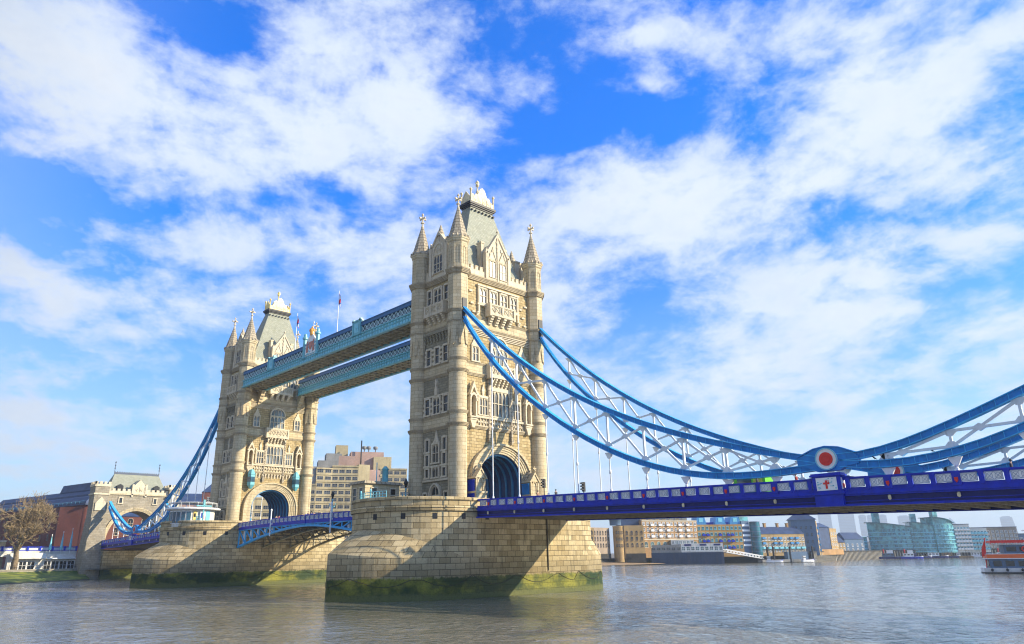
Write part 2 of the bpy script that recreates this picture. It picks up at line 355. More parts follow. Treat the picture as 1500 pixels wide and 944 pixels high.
def carved(mb, a0, a1, b0, b1, d, n):
    """row of raised carved quatrefoil panels"""
    w = (a1-a0)/n
    for i in range(n):
        x = a0+(i+.5)*w; h = (b0+b1)/2; r = min(w, b1-b0)*.36
        for k in range(4):
            cx, cy = x+r*.5*math.cos(k*math.pi/2), h+r*.5*math.sin(k*math.pi/2)
            mb.poly([(cx+r*.42*math.cos(j*math.pi/3), cy+r*.42*math.sin(j*math.pi/3)) for j in range(6)], -.02, d)
        mb.fbox(x+w/2-.05, x+w/2+.05, b0, b1, -.02, d)

def make_tower():
    t = thing('bridge_tower', 'x', 'bridge tower', (0, 0, 12.4))
    z0 = 12.4
    # body, with the road arch running through it
    IW, ZS, ZI = 5.0, 17.0, 21.9
    b = MB()
    b.box(-TX-.05, TX+.05, -TY-.05, TY+.05, 24, 43.1)
    for s in (-1, 1):
        b.box(min(s*IW, s*(TX+.05)), max(s*IW, s*(TX+.05)), -TY-.05, TY+.05, z0, 24)
    A = arch_pts(IW, ZS, ZI, 22)
    b.frame((0, 0, 0), (1, 0, 0))
    for i in range(22): b.poly([A[i], A[i+1], (A[i+1][0], 24), (A[i][0], 24)], -TY-.05, TY+.05)
    b.build('wall', 'wall', t)
    b = MB(); b.box(-TX-.05, TX+.05, -TY-.05, TY+.05, 43.1, 53.2); b.build('upper_wall', 'wall', t)
    # grey rubble facing of the sides
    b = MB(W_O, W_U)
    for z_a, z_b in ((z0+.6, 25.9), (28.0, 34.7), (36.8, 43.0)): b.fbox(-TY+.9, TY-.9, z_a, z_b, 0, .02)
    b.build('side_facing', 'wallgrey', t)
    # pale ashlar bands between the moulding pairs
    b = MB()
    for z_a, z_b in ((26.05, 27.6), (34.9, 36.4), (43.2, 44.7)):
        e = .06; b.box(-TX-.05-e, TX+.05+e, -TY-.05-e, TY+.05+e, z_a, z_b)
    b.build('ashlar_band', 'ashlar', t)
    for z, h, dd in ((25.55, .5, .34), (27.6, .45, .26), (34.4, .5, .34), (36.4, .42, .24), (42.7, .5, .36)): ring_course(t, z, h, dd)
    ring_course(t, 44.7, .42, .26, rt=RU); ring_course(t, 51.6, .9, .55, rt=RU, steps=((0, .25), (.25, .5), (.5, .72), (.72, 1)))
    ring_course(t, z0, 1.9, .30, 'ashlar', ((0, .75), (.75, 1.)), 'plinth')
    # turrets
    for sx_ in (-1, 1):
        for sy_ in (-1, 1):
            cx, cy = sx_*TX, sy_*TY
            q = MB(); q.lathe(cx, cy, [(RL, z0), (RL, 43.3)], 32)
            q.lathe(cx, cy, [(RU, 42.9), (RU, 52.6)], 8, math.pi/8, False)
            q.lathe(cx, cy, [(RU-.12, 52.4), (RU-.12, 57.4)], 8, math.pi/8, False)
            for k in range(8):     # broached skirt of the octagon and the sunk panels of the top stage
                th = k*math.pi/4; N = np.array((math.cos(th), math.sin(th), 0)); U = np.array((-math.sin(th), math.cos(th), 0))
                ap = (RL+.16)*1.0; hw = ap*math.tan(math.pi/8)
                q.frame((cx, cy, 0), U, N)
                q.poly([(-hw, 38.9), (-.36, 39.2), (0, 42.0), (0, 42.9), (-hw, 42.9)], ap-.3, ap)
                q.poly([(hw, 38.9), (hw, 42.9), (0, 42.9), (0, 42.0), (.36, 39.2)], ap-.3, ap)
                a2 = (RU-.12)*math.cos(math.pi/8); w2 = a2*math.tan(math.pi/8)
                q.fbox(-w2, -w2+.2, 52.6, 57.4, a2-.1, a2+.1); q.fbox(w2-.2, w2, 52.6, 57.4, a2-.1, a2+.1)
                q.fbox(-w2+.2, w2-.2, 56.8, 57.4, a2-.1, a2+.1); q.fbox(-w2+.2, w2-.2, 52.6, 53.3, a2-.1, a2+.1)
                q.fbox(-.05, .05, 53.3, 56.8, a2-.1, a2+.06)
                q.poly([(-w2+.2, 56.8), (-w2+.2, 56.2), (0, 56.8)], a2-.1, a2+.08); q.poly([(w2-.2, 56.8), (0, 56.8), (w2-.2, 56.2)], a2-.1, a2+.08)
            q.lathe(cx, cy, [(RU-.1, 57.4), (RU+.12, 57.6), (RU+.12, 57.9), (RU+.28, 58.05), (RU+.28, 58.4), (RU+.05, 58.6)], 8, math.pi/8, False)
            tu = q.build('turret', 'ashlar', t)
            s = MB(); rr = [(RU+.14, 58.5)]
            for i in range(1, 9):
                zz = 58.5+i*.74; r_ = (RU+.05)*(1-i/8)+.20*i/8
                rr += [(r_+.05, zz-.05), (r_+.05, zz), (r_, zz+.001)]
            s.lathe(cx, cy, rr, 8, math.pi/8, False)
            for k in range(16): s.box(cx+(RU+.2)*math.cos(k*math.pi/8)-.12, cx+(RU+.2)*math.cos(k*math.pi/8)+.12, cy+(RU+.2)*math.sin(k*math.pi/8)-.12, cy+(RU+.2)*math.sin(k*math.pi/8)+.12, 58.35, 58.75)
            so = s.build('spire', 'spire', tu)
            c = MB(); c.lathe(cx, cy, [(.2, 64.3), (.30, 64.45), (.17, 64.7), (.15, 65.1), (.36, 65.2), (.36, 65.35), (.15, 65.5), (.12, 67.2), (.02, 67.4)], 8, 0, False)
            c.box(cx-.66, cx+.66, cy-.1, cy+.1, 66.1, 66.34); c.box(cx-.1, cx+.1, cy-.66, cy+.66, 66.102, 66.338)
            for a_, b_ in ((1, 0), (-1, 0), (0, 1), (0, -1)): c.lathe(cx+.66*a_, cy+.66*b_, [(.02, 65.98), (.17, 66.12), (.17, 66.32), (.02, 66.46)], 6)
            c.lathe(cx, cy, [(.02, 66.75), (.27, 66.95), (.22, 67.1), (.02, 67.3)], 6)
            c.build('finial', 'trim', tu)
    # parapets with battlements
    b = MB()
    for U, o, w in ((S_U, S_O, TX-1.6), ((-1, 0, 0), (0, TY+.05, 0), TX-1.6), (W_U, W_O, TY-1.6), ((0, 1, 0), (TX+.05, 0, 0), TY-1.6)):
        b.frame(o, U); b.fbox(-w, w, 52.45, 53.75, -.35, .12)
        k = -w
        while k < w-.3:
            b.fbox(k, min(k+.62, w), 53.75, 54.35, -.3, .12); b.fbox(k-.04, min(k+.66, w), 54.35, 54.5, -.34, .18); k += 1.12
    b.build('parapet', 'trim', t)
    # roof
    rf = MB(); rf.loft([[(x*7.9, y*4.4, 53.3) for x, y in ((-1, -1), (1, -1), (1, 1), (-1, 1))], [(x*6.4, y*3.3, 57.2) for x, y in ((-1, -1), (1, -1), (1, 1), (-1, 1))], [(x*2.75, y*1.15, 68.7) for x, y in ((-1, -1), (1, -1), (1, 1), (-1, 1))]], wrapuv=False)
    ro = rf.build('roof', 'slate', t)
    p = MB(); p.box(-2.95, 2.95, -1.35, 1.35, 68.6, 68.9); p.box(-3.15, 3.15, -1.55, 1.55, 68.9, 69.15); p.box(-3.3, 3.3, -1.7, 1.7, 69.15, 69.6)
    for i in range(7): p.box(-2.7+i*.9-.14, -2.7+i*.9+.14, -1.75, 1.75, 67.75, 68.05)
    p.build('roof_curb', 'dark', ro)
    c = MB(); 
    for s in (-1, 1):
        for s2 in (-1, 1):
            c.lathe(s*2.9, s2*1.35, [(.16, 69.6), (.16, 72.0), (.28, 72.1), (.28, 72.3), (.1, 72.4), (.02, 72.7)], 8)
        c.frame((0, s*1.35, 0), (1, 0, 0)); 
        c.poly([(-2.8, 69.6), (2.8, 69.6), (2.8, 70.6), (2.3, 70.5), (1.7, 71.6), (1.2, 71.5), (.6, 72.9), (0, 73.3), (-.6, 72.9), (-1.2, 71.5), (-1.7, 71.6), (-2.3, 70.5), (-2.8, 70.6)], -.1, .1)
        carved(c, -2.2, 2.2, 69.8, 70.9, .18, 4)
        c.frame((s*2.9, 0, 0), (0, 1, 0)); c.poly([(-1.3, 69.6), (1.3, 69.6), (1.3, 70.6), (.5, 71.6), (0, 72.2), (-.5, 71.6), (-1.3, 70.6)], -.1, .1)
    c.build('cresting', 'crest', ro)
    c = MB(); c.lathe(0, 0, [(.32, 71.5), (.25, 73.2), (.14, 73.5), (.14, 74.2), (.34, 74.3), (.34, 74.6), (.16, 74.8), (.4, 75.05), (.3, 75.3), (.03, 75.6)], 8); c.box(-.42, .42, -.1, .1, 74.75, 75.0)
    c.build('finial', 'crest', ro)
    # gables: south/north wide, west/east narrow
    for (o, U, hw, sh, ap, name) in ((S_O, S_U, 2.75, 57.4, 61.9, 'gable'), ((0, TY+.05, 0), (-1, 0, 0), 2.75, 57.4, 61.9, 'gable'), (W_O, W_U, 2.2, 58.6, 61.6, 'gable'), ((TX+.05, 0, 0), (0, 1, 0), 2.2, 58.6, 61.6, 'gable')):
        g = MB(o, U); wide = hw > 2.5
        g.poly([(-hw, 52.4), (hw, 52.4), (hw, sh), (0, ap), (-hw, sh)], -.5, .1)
        for s in (-1, 1):
            g.poly([(s*(hw+.22), sh-.45), (0, ap-.25), (0, ap+.22), (s*(hw+.22), sh+.12)], -.55, .3)     # coping
            g.fbox(s*hw-.32, s*hw+.32, 52.4, sh+.2, -.45, .38); g.poly([(s*hw-.36, sh+.2), (s*hw+.36, sh+.2), (s*hw, sh+1.3)], -.3, .3)
            g.fbox(s*(hw+.1)-.3, s*(hw+.1)+.3, 54, sh+2.4 if wide else sh+.9, -1.9, -.8); g.fbox(s*(hw+.1)-.42, s*(hw+.1)+.42, (sh+2.4 if wide else sh+.9), (sh+2.7 if wide else sh+1.2), -2.02, -.68)
        g.poly([(-hw, 52.4), (hw, 52.4), (hw, sh-.2), (0, ap-1.2), (-hw, sh-.2)], -4.2, -.5)       # dormer body
        if wide:
            g.fbox(-.13, .13, 52.6, ap-.4, .1, .3)
            for s in (-1, 1):
                x = s*1.28; g.poly([(x-.95, 56.6), (x+.95, 56.6), (x, 58.5)], .1, .2); g.poly([(x-1.05, 56.5), (x-.9, 56.5), (x, 58.45), (x, 58.75)], .1, .32); g.poly([(x+1.05, 56.5), (x, 58.75), (x, 58.45), (x+.9, 56.5)], .1, .32)
                g.fbox(x-1.0, x+1.0, 52.55, 53.0, .1, .28); carved(g, x-.9, x+.9, 52.6, 53.0, .3, 3)
            for (x, y, r_) in ((0, 60.4, .34), (0, 59.4, .3), (0, 58.5, .28), (-1.0, 58.9, .28), (1.0, 58.9, .28), (-1.75, 57.6, .25), (1.75, 57.6, .25)):
                g.poly([(x-r_*.35, y-r_), (x+r_*.35, y-r_), (x+r_, y), (x+r_*.35, y+r_*1.5), (x-r_*.35, y+r_*1.5), (x-r_, y)], .1, .27)
        else:
            arch_ring(g, 1.65, 59.6, 1.35, 59.2, 57.4, .1, .3, 53.4, 12); carved(g, -1.2, 1.2, 57.5, 58.8, .2, 3)
            g.fbox(-1.9, 1.9, 52.6, 53.2, .1, .25); g.fbox(-.12, .12, 59.6, 61, .1, .26)
        go = g.build(name, 'trim', t)
        if U == S_U:
            for s in (-1, 1): window(go, o, U, s*1.28, 53.2, 56.3, 1.5, 2, True, .1, .12, .2, glassm='panelt')
        elif U == W_U: window(go, o, U, 0, 53.7, 57.0, 2.3, 3, True, .1, .14, .2)
        if wide: cr = MB(o, U); cr.lathe(o[0], o[1]-.2*(1 if U == S_U else -1), [(.12, ap), (.12, ap+.5), (.3, ap+.6), (.1, ap+.9), (.02, ap+1.2)], 6); cr.build('finial', 'trim', go)
        else: cr = MB(o, U); cr.lathe(o[0]+.3*(1 if U == W_U else -1), 0, [(.75, ap-.9), (.7, ap-.5), (.08, ap+1.5)], 8); cr.build('pinnacle', 'spire', go)
    # ---- south face (and its plain northern twin)
    a_ = MB(S_O, S_U)
    for k in range(5):
        w1, w0 = 7.05-.41*k, 7.05-.41*(k+1); q1, q0 = 23.5-.33*k, 23.5-.33*(k+1)
        arch_ring(a_, w1, q1, w0, q0, ZS, -.05, .62-.11*k+(.14 if k == 0 else 0), 16.0)
    a_.build('arch_surround', 'ashlar', t)
    n_ = MB((0, TY+.05, 0), (-1, 0, 0))
    for k in range(5):
        w1, w0 = 7.05-.41*k, 7.05-.41*(k+1); q1, q0 = 23.5-.33*k, 23.5-.33*(k+1)
        arch_ring(n_, w1, q1, w0, q0, ZS, -.05, .62-.11*k, z0)
    n_.build('arch_surround', 'ashlar', t)
    v = MB(S_O, S_U); arch_ring(v, IW-.02, ZI-.02, IW-.1, ZI-.1, ZS, -2*TY-.05, .0, z0, 22); v.build('vault_lining', 'vault', t)
    v = MB(S_O, S_U)
    for i in range(7):
        d = -.5-i*1.55; arch_ring(v, IW-.1, ZI-.1, IW-.34, ZI-.34, ZS, d-.16, d+.16, z0, 22)
    v.build('vault_rib', 'vaultrib', t)
    for s in (-1, 1): v = MB(S_O, S_U); v.fbox(min(s*4.9, s*4.55), max(s*4.9, s*4.55), z0, 14.6, -2*TY, 0); v.fbox(min(s*4.9, s*4.45), max(s*4.9, s*4.45), 14.6, 14.9, -2*TY, 0); v.build('vault_dado', 'vaultrib', t)
    rd = MB(); rd.box(-4.95, 4.95, -TY-.5, TY+.5, z0-.3, z0-.05); rd.build('roadway', 'asphalt', t)
    # sheltered stone piers that carry the arch feet
    for s in (-1, 1):
        g = MB(S_O, S_U); x0, x1 = sorted((s*5.05, s*7.2)); xm = (x0+x1)/2
        g.fbox(x0, x1, z0, 15.1, 0, 2.1); g.fbox(x0-.12, x1+.12, 15.1, 15.4, 0, 2.22); g.fbox(x0+.1, x1-.1, 15.4, 17.7, 0, 1.8)
        g.poly([(x0-.1, 17.5), (x1+.1, 17.5), (xm, 18.9)], 0, 2.0)
        g.poly([(x0-.25, 17.35), (x0-.0, 17.35), (xm, 18.75), (xm, 19.1)], 0, 2.15); g.poly([(x1+.25, 17.35), (xm, 19.1), (xm, 18.75), (x1+.0, 17.35)], 0, 2.15)
        arch_ring(g, .62, 17.6, .45, 17.4, 16.6, 1.78, 1.95, 15.5, 10, xm); g.fbox(x0+.1, x0+.35, 15.4, 17.6, 1.78, 1.98); g.fbox(x1-.35, x1-.1, 15.4, 17.6, 1.78, 1.98)
        q = g.P(xm, 0, 2.0); g.lathe(q[0], q[1], [(.14, 18.9), (.12, 19.3), (.26, 19.4), (.12, 19.5), (.1, 20.0), (.02, 20.1)], 6); g.fbox(xm-.36, xm+.36, 19.6, 19.8, 1.9, 2.1)
        po = g.build('arch_pier', 'ashlar', t)
        d = MB((x0, -TY-.05, 0), (0, -1, 0)); d.fbox(.1, 1.7, z0, 17.0, 0, .1); d.fbox(.05, 1.75, 17.0, 17.2, 0, .16)
        d.build('side_door', 'royal' if s < 0 else 'chain', po)
        rfm = MB(S_O, S_U); rfm.poly([(x0-.02, 17.8), (x1+.02, 17.8), (xm, 19.5)], -.02, 1.1); rfm.build('canopy', 'spire', po)
    # panels and windows above the arch
    p = MB(S_O, S_U)
    p.fbox(-6.0, 6.0, 25.95, 26.15, .05, .32); p.fbox(-6.0, 6.0, 27.4, 27.75, .05, .4); carved(p, -5.3, -2.5, 26.2, 27.35, .3, 4); carved(p, -2.2, 2.2, 26.2, 27.35, .3, 6); carved(p, 2.5, 5.3, 26.2, 27.35, .3, 4)
    p.build('carved_panel', 'trim', t)
    p = MB(S_O, S_U)
    for s in (-1, 1):
        p.fbox(s*2.62-.17, s*2.62+.17, 23.6, 36.6, .0, .42); p.fbox(s*2.62-.24, s*2.62+.24, 23.9, 24.5, .0, .52)
    p.build('buttress_strip', 'spire', t)
    window(t, S_O, S_U, 0, 28.0, 32.3, 4.3, 5, True, .05, .2, .3, glassm='panelt')
    for s in (-1, 1):
        window(t, S_O, S_U, s*3.85, 28.0, 30.8, 1.7, 3, True, .05, .18, .28, glassm='panelt')
        window(t, S_O, S_U, s*5.55, 37.0, 39.5, 1.35, 2, True, .02, .22, .25, glassm='panelt')
        f = MB(S_O, S_U); f.poly([(s*5.55-.9, 39.7), (s*5.55+.9, 39.7), (s*5.55+.5, 40.4), (s*5.55, 41.6), (s*5.55-.5, 40.4)], 0, .22); f.build('hood_mould', 'trim', t); f = MB(S_O, S_U); f.poly([(s*3.85-.14, 31.1), (s*3.85+.14, 31.1), (s*3.85+.3, 32.2), (s*3.85, 33.2), (s*3.85-.3, 32.2)], 0, .25)
        f.fbox(s*4.95-.1, s*4.95+.1, 27.8, 31.6, 0, .3); f.fbox(s*3.85-1.1, s*3.85+1.1, 30.95, 31.2, 0, .36)
        f.build('carved_finial', 'trim', t)
        # statue niche
        x = s*6.45; n = MB(S_O, S_U)
        n.poly([(x-.75, 26.9), (x+.75, 26.9), (x+.45, 26.3), (x+.25, 25.6), (x-.25, 25.6), (x-.45, 26.3)], 0, .7)
        for k in range(3): n.fbox(x-.85+.12*k, x+.85-.12*k, 27.2-.32*k, 27.45-.32*k, 0, .95-.15*k)
        for q in (-1, 1): n.fbox(x+q*.62-.14, x+q*.62+.14, 27.4, 30.6, 0, .75); n.poly([(x+q*.62-.14, 30.6), (x+q*.62+.14, 30.6), (x+q*.62, 31.9)], .4, .75)
        arch_ring(n, .85, 31.4, .55, 31.0, 30.0, .25, .85, None, 10, x); n.poly([(x-.95, 30.9), (x-.7, 30.9), (x, 32.3), (x, 33.3)], .3, .9); n.poly([(x+.95, 30.9), (x, 33.3), (x, 32.3), (x+.7, 30.9)], .3, .9)
        no = n.build('niche', 'trim', t)
    # carved hood, tracery balcony and great window of the third storey
    p = MB(S_O, S_U)
    for i in range(6): corbel(p, -2.2+i*.88, .34, 33.0, 34.4, 1.0)
    p.fbox(-2.5, 2.5, 32.5, 33.0, 0, .3); carved(p, -2.3, 2.3, 33.0, 34.2, .22, 4)
    p.poly([(-2.45, 34.4), (-2.45, 33.2), (-2.0, 34.0), (-1.6, 34.4)], 0, 1.0); p.poly([(2.45, 34.4), (1.6, 34.4), (2.0, 34.0), (2.45, 33.2)], 0, 1.0)
    p.fbox(-2.95, 2.95, 34.4, 34.85, 0, 1.15); p.fbox(-2.85, 2.85, 34.85, 36.5, .55, .9); p.fbox(-2.95, 2.95, 36.5, 36.8, .5, 1.1)
    lattice_panel(p, -2.7, 2.7, 34.9, 36.5, .9, 1.04, 6, .12)
    for s in (-1, 1): p.fbox(s*2.85-.2, s*2.85+.2, 34.3, 36.9, .0, 1.14)
    p.build('balcony', 'trim', t)
    wo = window(t, S_O, S_U, 0, 37.0, 39.9, 3.7, 4, True, .02, .2, .25, glassm='panelt')
    q = MB(S_O, S_U); arch_ring(q, 2.1, 42.2, 1.85, 41.9, 40.1, 0, .36, None, 12)
    for i in range(1, 4): q.fbox(-1.85+i*.925-.06, -1.85+i*.925+.06, 40.1, 41.55, 0, .2)
    q.build('window_head', 'trim', wo)
    q = MB(S_O, S_U); q.poly([(1.85*math.cos(math.pi*i/12), 40.1+1.8*math.sin(math.pi*i/12)) for i in range(13)], 0, .06); q.build('pane', 'panelt', wo)
    # top storey: four windows over a corbelled balcony
    for x in (-3.72, -1.25, 1.25, 3.72): window(t, S_O, S_U, x, 47.75, 50.35, 1.55, 2, True, .03, .22, .28, glassm='panelt')
    p = MB(S_O, S_U); p.fbox(-5.1, 5.1, 47.2, 47.5, 0, .42); p.fbox(-5.1, 5.1, 50.75, 51.05, 0, .45)
    for s in (-1, 1): p.fbox(s*4.75-.16, s*4.75+.16, 45.8, 51.0, 0, .38); corbel(p, s*5.0, .5, 45.0, 45.9, .5)
    p.build('window_band', 'trim', t)
    p = MB(S_O, S_U); p.fbox(-3.0, 3.0, 45.55, 45.95, 0, 1.35); p.fbox(-3.0, 3.0, 47.35, 47.62, .95, 1.4); p.fbox(-2.9, 2.9, 45.9, 47.4, 1.0, 1.15)
    lattice_panel(p, -2.8, 2.8, 45.95, 47.35, 1.15, 1.28, 5, .12)
    for s in (-1, 1): p.fbox(s*2.9-.22, s*2.9+.22, 45.4, 47.75, .0, 1.42)
    p.fbox(-.2, .2, 45.9, 47.75, .9, 1.42)
    for x in (-2.25, -.75, .75, 2.25): corbel(p, x, .62, 44.1, 45.55, 1.2)
    p.build('balcony', 'trim', t)
    p = MB(S_O, S_U)
    for x, z in ((-6.3, 47.1), (-5.9, 45.6), (6.2, 46.9), (6.6, 45.4), (5.6, 48.4), (-6.6, 49.3), (6.9, 49.2)): p.fbox(x-.34, x+.34, z, z+.32, 0, .28)
    for k in range(4): p.fbox(-TX+1.2, TX-1.2, 42.5+.0-k*.28, 42.62-k*.28, 0, .3-.05*k)
    p.build('stone_moulding', 'trim', t)
    # ---- west face
    for x, w, l in ((-2.45, 1.15, 1), (0, 1.75, 2), (2.45, 1.15, 1)): window(t, W_O, W_U, x, 28.35, 31.0, w, l, True, .02, .24, .28, quoin=True)
    for x in (-2.3, 0, 2.3): window(t, W_O, W_U, x, 36.95, 39.7, 1.1, 1, True, .02, .26, .28, quoin=True)
    for z, h, w in ((22.2, 1.9, .8), (19.9, 1.7, .8), (18.0, 1.3, .8)):
        for x in (-2.3, 2.2): window(t, W_O, W_U, x, z, z+h, w, 1, False, .02, .28, .28)
    window(t, W_O, W_U, 0, 20.3, 23.2, 1.5, 2, True, .05, .26, .34); window(t, W_O, W_U, 0, 17.95, 19.5, 1.5, 2, False, .05, .26, .34)
    for x in (-2.7, 2.7): window(t, W_O, W_U, x, 14.4, 15.4, .75, 1, False, .05, .24, .28)
    for x, w, l in ((-2.35, .95, 1), (0, 1.9, 2), (2.35, .95, 1)): window(t, W_O, W_U, x, 47.95, 50.6, w, l, True, .02, .24, .3)
    p = MB(W_O, W_U); p.fbox(-3.4, 3.4, 17.3, 17.65, 0, .34); p.fbox(-3.3, 3.3, 19.55, 19.85, 0, .3)
    p.poly([(-.9, 23.4), (.9, 23.4), (.35, 24.3), (0, 25.6), (-.35, 24.3)], 0, .25); p.poly([(-.28, 31.4), (.28, 31.4), (.35, 32.4), (.12, 33.0), (.25, 33.6), (0, 34.3), (-.25, 33.6), (-.12, 33.0), (-.35, 32.4)], 0, .45)
    p.fbox(-3.4, 3.4, 31.25, 31.5, 0, .3)
    p.build('stone_moulding', 'trim', t)
    p = MB(W_O, W_U); arch_ring(p, 1.5, 17.0, 1.2, 16.7, 14.9, 0, .5, 13.2, 12); arch_ring(p, 1.2, 16.7, 1.02, 16.45, 14.9, 0, .32, 13.2, 12); p.fbox(-1.02, 1.02, 14.9, 15.15, 0, .25); p.fbox(-.07, .07, 13.2, 16.4, 0, .2)
    do = p.build('doorway', 'trim', t)
    p = MB(W_O, W_U); p.poly([(1.02, 13.2)]+arch_pts(1.02, 14.9, 16.45, 12)+[(-1.02, 13.2)], 0, .08); p.build('door_leaf', 'pane', do)
    p = MB(W_O, W_U)
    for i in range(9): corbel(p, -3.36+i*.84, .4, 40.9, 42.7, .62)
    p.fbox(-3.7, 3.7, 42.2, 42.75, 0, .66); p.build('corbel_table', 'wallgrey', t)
    p = MB(W_O, W_U); p.fbox(-2.6, 2.6, 45.45, 45.85, 0, 1.2); p.fbox(-2.5, 2.5, 45.85, 47.2, .9, 1.02); p.fbox(-2.6, 2.6, 47.15, 47.45, .85, 1.25)
    lattice_panel(p, -2.4, 2.4, 45.85, 47.15, 1.02, 1.14, 4, .11)
    for x in (-2.5, -.85, .85, 2.5): p.fbox(x-.17, x+.17, 45.4, 47.6, .0, 1.24)
    for x in (-1.9, -.65, .65, 1.9): corbel(p, x, .5, 44.2, 45.45, 1.05)
    p.fbox(-3.4, 3.4, 47.45, 47.7, 0, .35); p.build('balcony', 'trim', t)
    # solid dark boxes standing in for the shade where the chains enter
    p = MB()
    for s in (-1, 1): p.box(s*TX-.5, s*TX+.5, -TY-RU-.02, -TY-1, 43.3, 47.0)
    p.build('chain_opening_shade', 'dark', t)
    return t
tower = make_tower()
tower['label'] = 'nearer of the two stone towers, tall and pinnacled, blue chains leaving its sunlit face'
tower['group'] = 'stone towers of the bridge'
tower2 = copy_tree(tower); tower2.location = (0, D, 12.4); BASE[tower2.name] = (0, D, 12.4)
tower2['label'] = 'farther stone tower beyond the high walkways, smaller in view, with gilded roof crest'
for o in list(tower2.children_recursive):
    if o.name.startswith('cresting') or (o.name.startswith('finial') and o.parent.name.startswith('roof')):
        o.data = o.data.copy(); o.data.materials[0] = MAT['gold']
    elif o.name.startswith('chain_opening_shade'): bpy.data.objects.remove(o)
for o in [c for c in tower2.children if c.name.startswith('arch_pier')]:
    for q in list(o.children): bpy.data.objects.remove(q)
    bpy.data.objects.remove(o)
g = MB((0, D-TY-.05, 0), (1, 0, 0))
for s in (-1, 1):
    for k in range(5): x0, x1 = sorted((s*(7.05-.41*k), s*(6.64-.41*k))); g.fbox(x0, x1, 12.4, 16.0, -.05, .62-.11*k+(.14 if k == 0 else 0))
g.build('arch_jamb', 'ashlar', tower2)
g = MB((0, D-TY-.05, 0), (1, 0, 0))
for i in range(14): corbel(g, -5.2+i*.8, .3, 24.5, 25.5, .42)
g.build('corbel_table', 'trim', tower2)
for s in (-1, 1):
    g = MB(); g.lathe(s*5.9, D-TY-1.0, [(.3, 21.7), (.85, 22.5), (.95, 22.6), (.95, 25.0), (1.05, 25.1), (.5, 26.2), (.1, 26.4)], 6, 0, False)
    g.box(s*5.9-.2, s*5.9+.2, D-TY-1, D-TY, 23, 24.6); go = g.build('signal_cabin', 'sky', tower2)
    w = MB(); w.lathe(s*5.9, D-TY-1.0, [(.99, 23.3), (.99, 24.5)], 6, 0, False, False); w.build('pane', 'paneblue', go)
# ------------------------------------------------------------------ river piers
PH, PX = 10.67, 12.2     # half width, half length of the straight part
def stadium(r, e=0., n=24):
    """plan of the upper drum: straight sides, round ends"""
    p = []
    for i in range(n+1): th = -math.pi/2+math.pi*i/n; p.append((PX+(r+e)*math.cos(th), (r+e)*math.sin(th)))
    for i in range(n+1): th = math.pi/2+math.pi*i/n; p.append((-PX+(r+e)*math.cos(th), (r+e)*math.sin(th)))
    return p
def gothic(n=24, e=0.):
    """plan of the cutwaters: two arcs meeting in a point, same point count as stadium"""
    Q = 2*PH; p = []; tip = 28.3-PX; cxx = PX; rr = (tip*tip+PH*PH)/(2*PH)
    def half(k):   # k 0..1 from springer to tip on the south-east quarter
        th = k*math.asin(tip/rr); return (PX+(rr+e)*math.sin(th), -PH+rr-(rr+e)*math.cos(th))
    q = [half(i/(n/2)) for i in range(n//2+1)]
    east = q+[(x, -y) for x, y in reversed(q[:-1])]
    return east+[(-x, -y) for x, y in east]
def make_pier(label):
    t = thing('bridge_pier', label, 'bridge pier', (0, 0, 0), 'granite piers in the river')
    n = 24; S = stadium(PH); G = gothic(n); m = len(S)
    def tt(i): j = i % (n+1); return 1-abs(j-n/2)/(n/2)
    low = []
    for z, e in ((-3, .1), (0, .08), (3, .03)): low.append([(x, y, z) for x, y in gothic(n, e)])
    low.append([(x, y, 5.4+.95*tt(i)**2) for i, (x, y) in enumerate(G)])
    for f, bul in ((.3, .22), (.65, .2), (1., 0)):
        low.append([(G[i][0]*(1-f)+S[i][0]*f, G[i][1]*(1-f)+S[i][1]*f, (5.4+.95*tt(i)**2)*(1-f)+(5.5+4.0*math.sin(tt(i)*math.pi/2))*f+bul*tt(i)) for i in range(m)])
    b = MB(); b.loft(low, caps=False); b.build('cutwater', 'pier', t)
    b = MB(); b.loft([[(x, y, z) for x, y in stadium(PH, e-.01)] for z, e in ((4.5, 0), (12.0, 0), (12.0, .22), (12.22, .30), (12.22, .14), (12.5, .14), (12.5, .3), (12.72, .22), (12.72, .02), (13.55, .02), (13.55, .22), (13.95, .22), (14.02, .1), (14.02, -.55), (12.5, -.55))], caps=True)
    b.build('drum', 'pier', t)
    b = MB()
    for k in range(5):
        for x in (-8-4.6*k,):
            th = None
            if x > -PX: px, py, nx, ny = x, -PH, 0, -1
            else:
                th = -math.pi/2-(-PX-x)/PH; px, py, nx, ny = -PX+PH*math.cos(th), PH*math.sin(th), math.cos(th), math.sin(th)
            b.frame((px, py, 0), (-ny, nx, 0), (nx, ny, 0)); b.fbox(-.34, .34, 10.9, 11.7, -.3, .02)
    b.build('drain_opening_shade', 'dark', t)  # solid dark blocks stand for the shade inside the drain holes
    b = MB()       # slack chains looped along the waterline
    for z, sag in ((3.2, 1.4),):
        idx = list(range(m)); ring = [(x*1.004, y*1.008) for x, y in G]
        pts = []
        for i in range(m):
            a, c = np.array(ring[i]), np.array(ring[(i+1) % m])
            L = np.linalg.norm(c-a); k = max(1, int(L/1.2))
            for j in range(k): pts.append(a+(c-a)*j/k)
        cum = 0; P3 = []
        for i, q in enumerate(pts):
            if i: cum += float(np.linalg.norm(q-pts[i-1]))
            u = (cum % 9.0)/9.0; P3.append((q[0], q[1], z-sag*4*u*(1-u)))
        b.tube(P3+[P3[0]], .034, 4)
    b.build('mooring_chain', 'timber', t)
    b = MB()
    for x in (5.0,): b.tube([(x, -PH-.12, 11.3), (x, -PH-.12, 3.4)], .1, 6)
    b.build('drain_pipe', 'iron', t)
    return t
pier = make_pier('nearer granite pier under the nearer tower, mossy green foot, deck shadow across it')
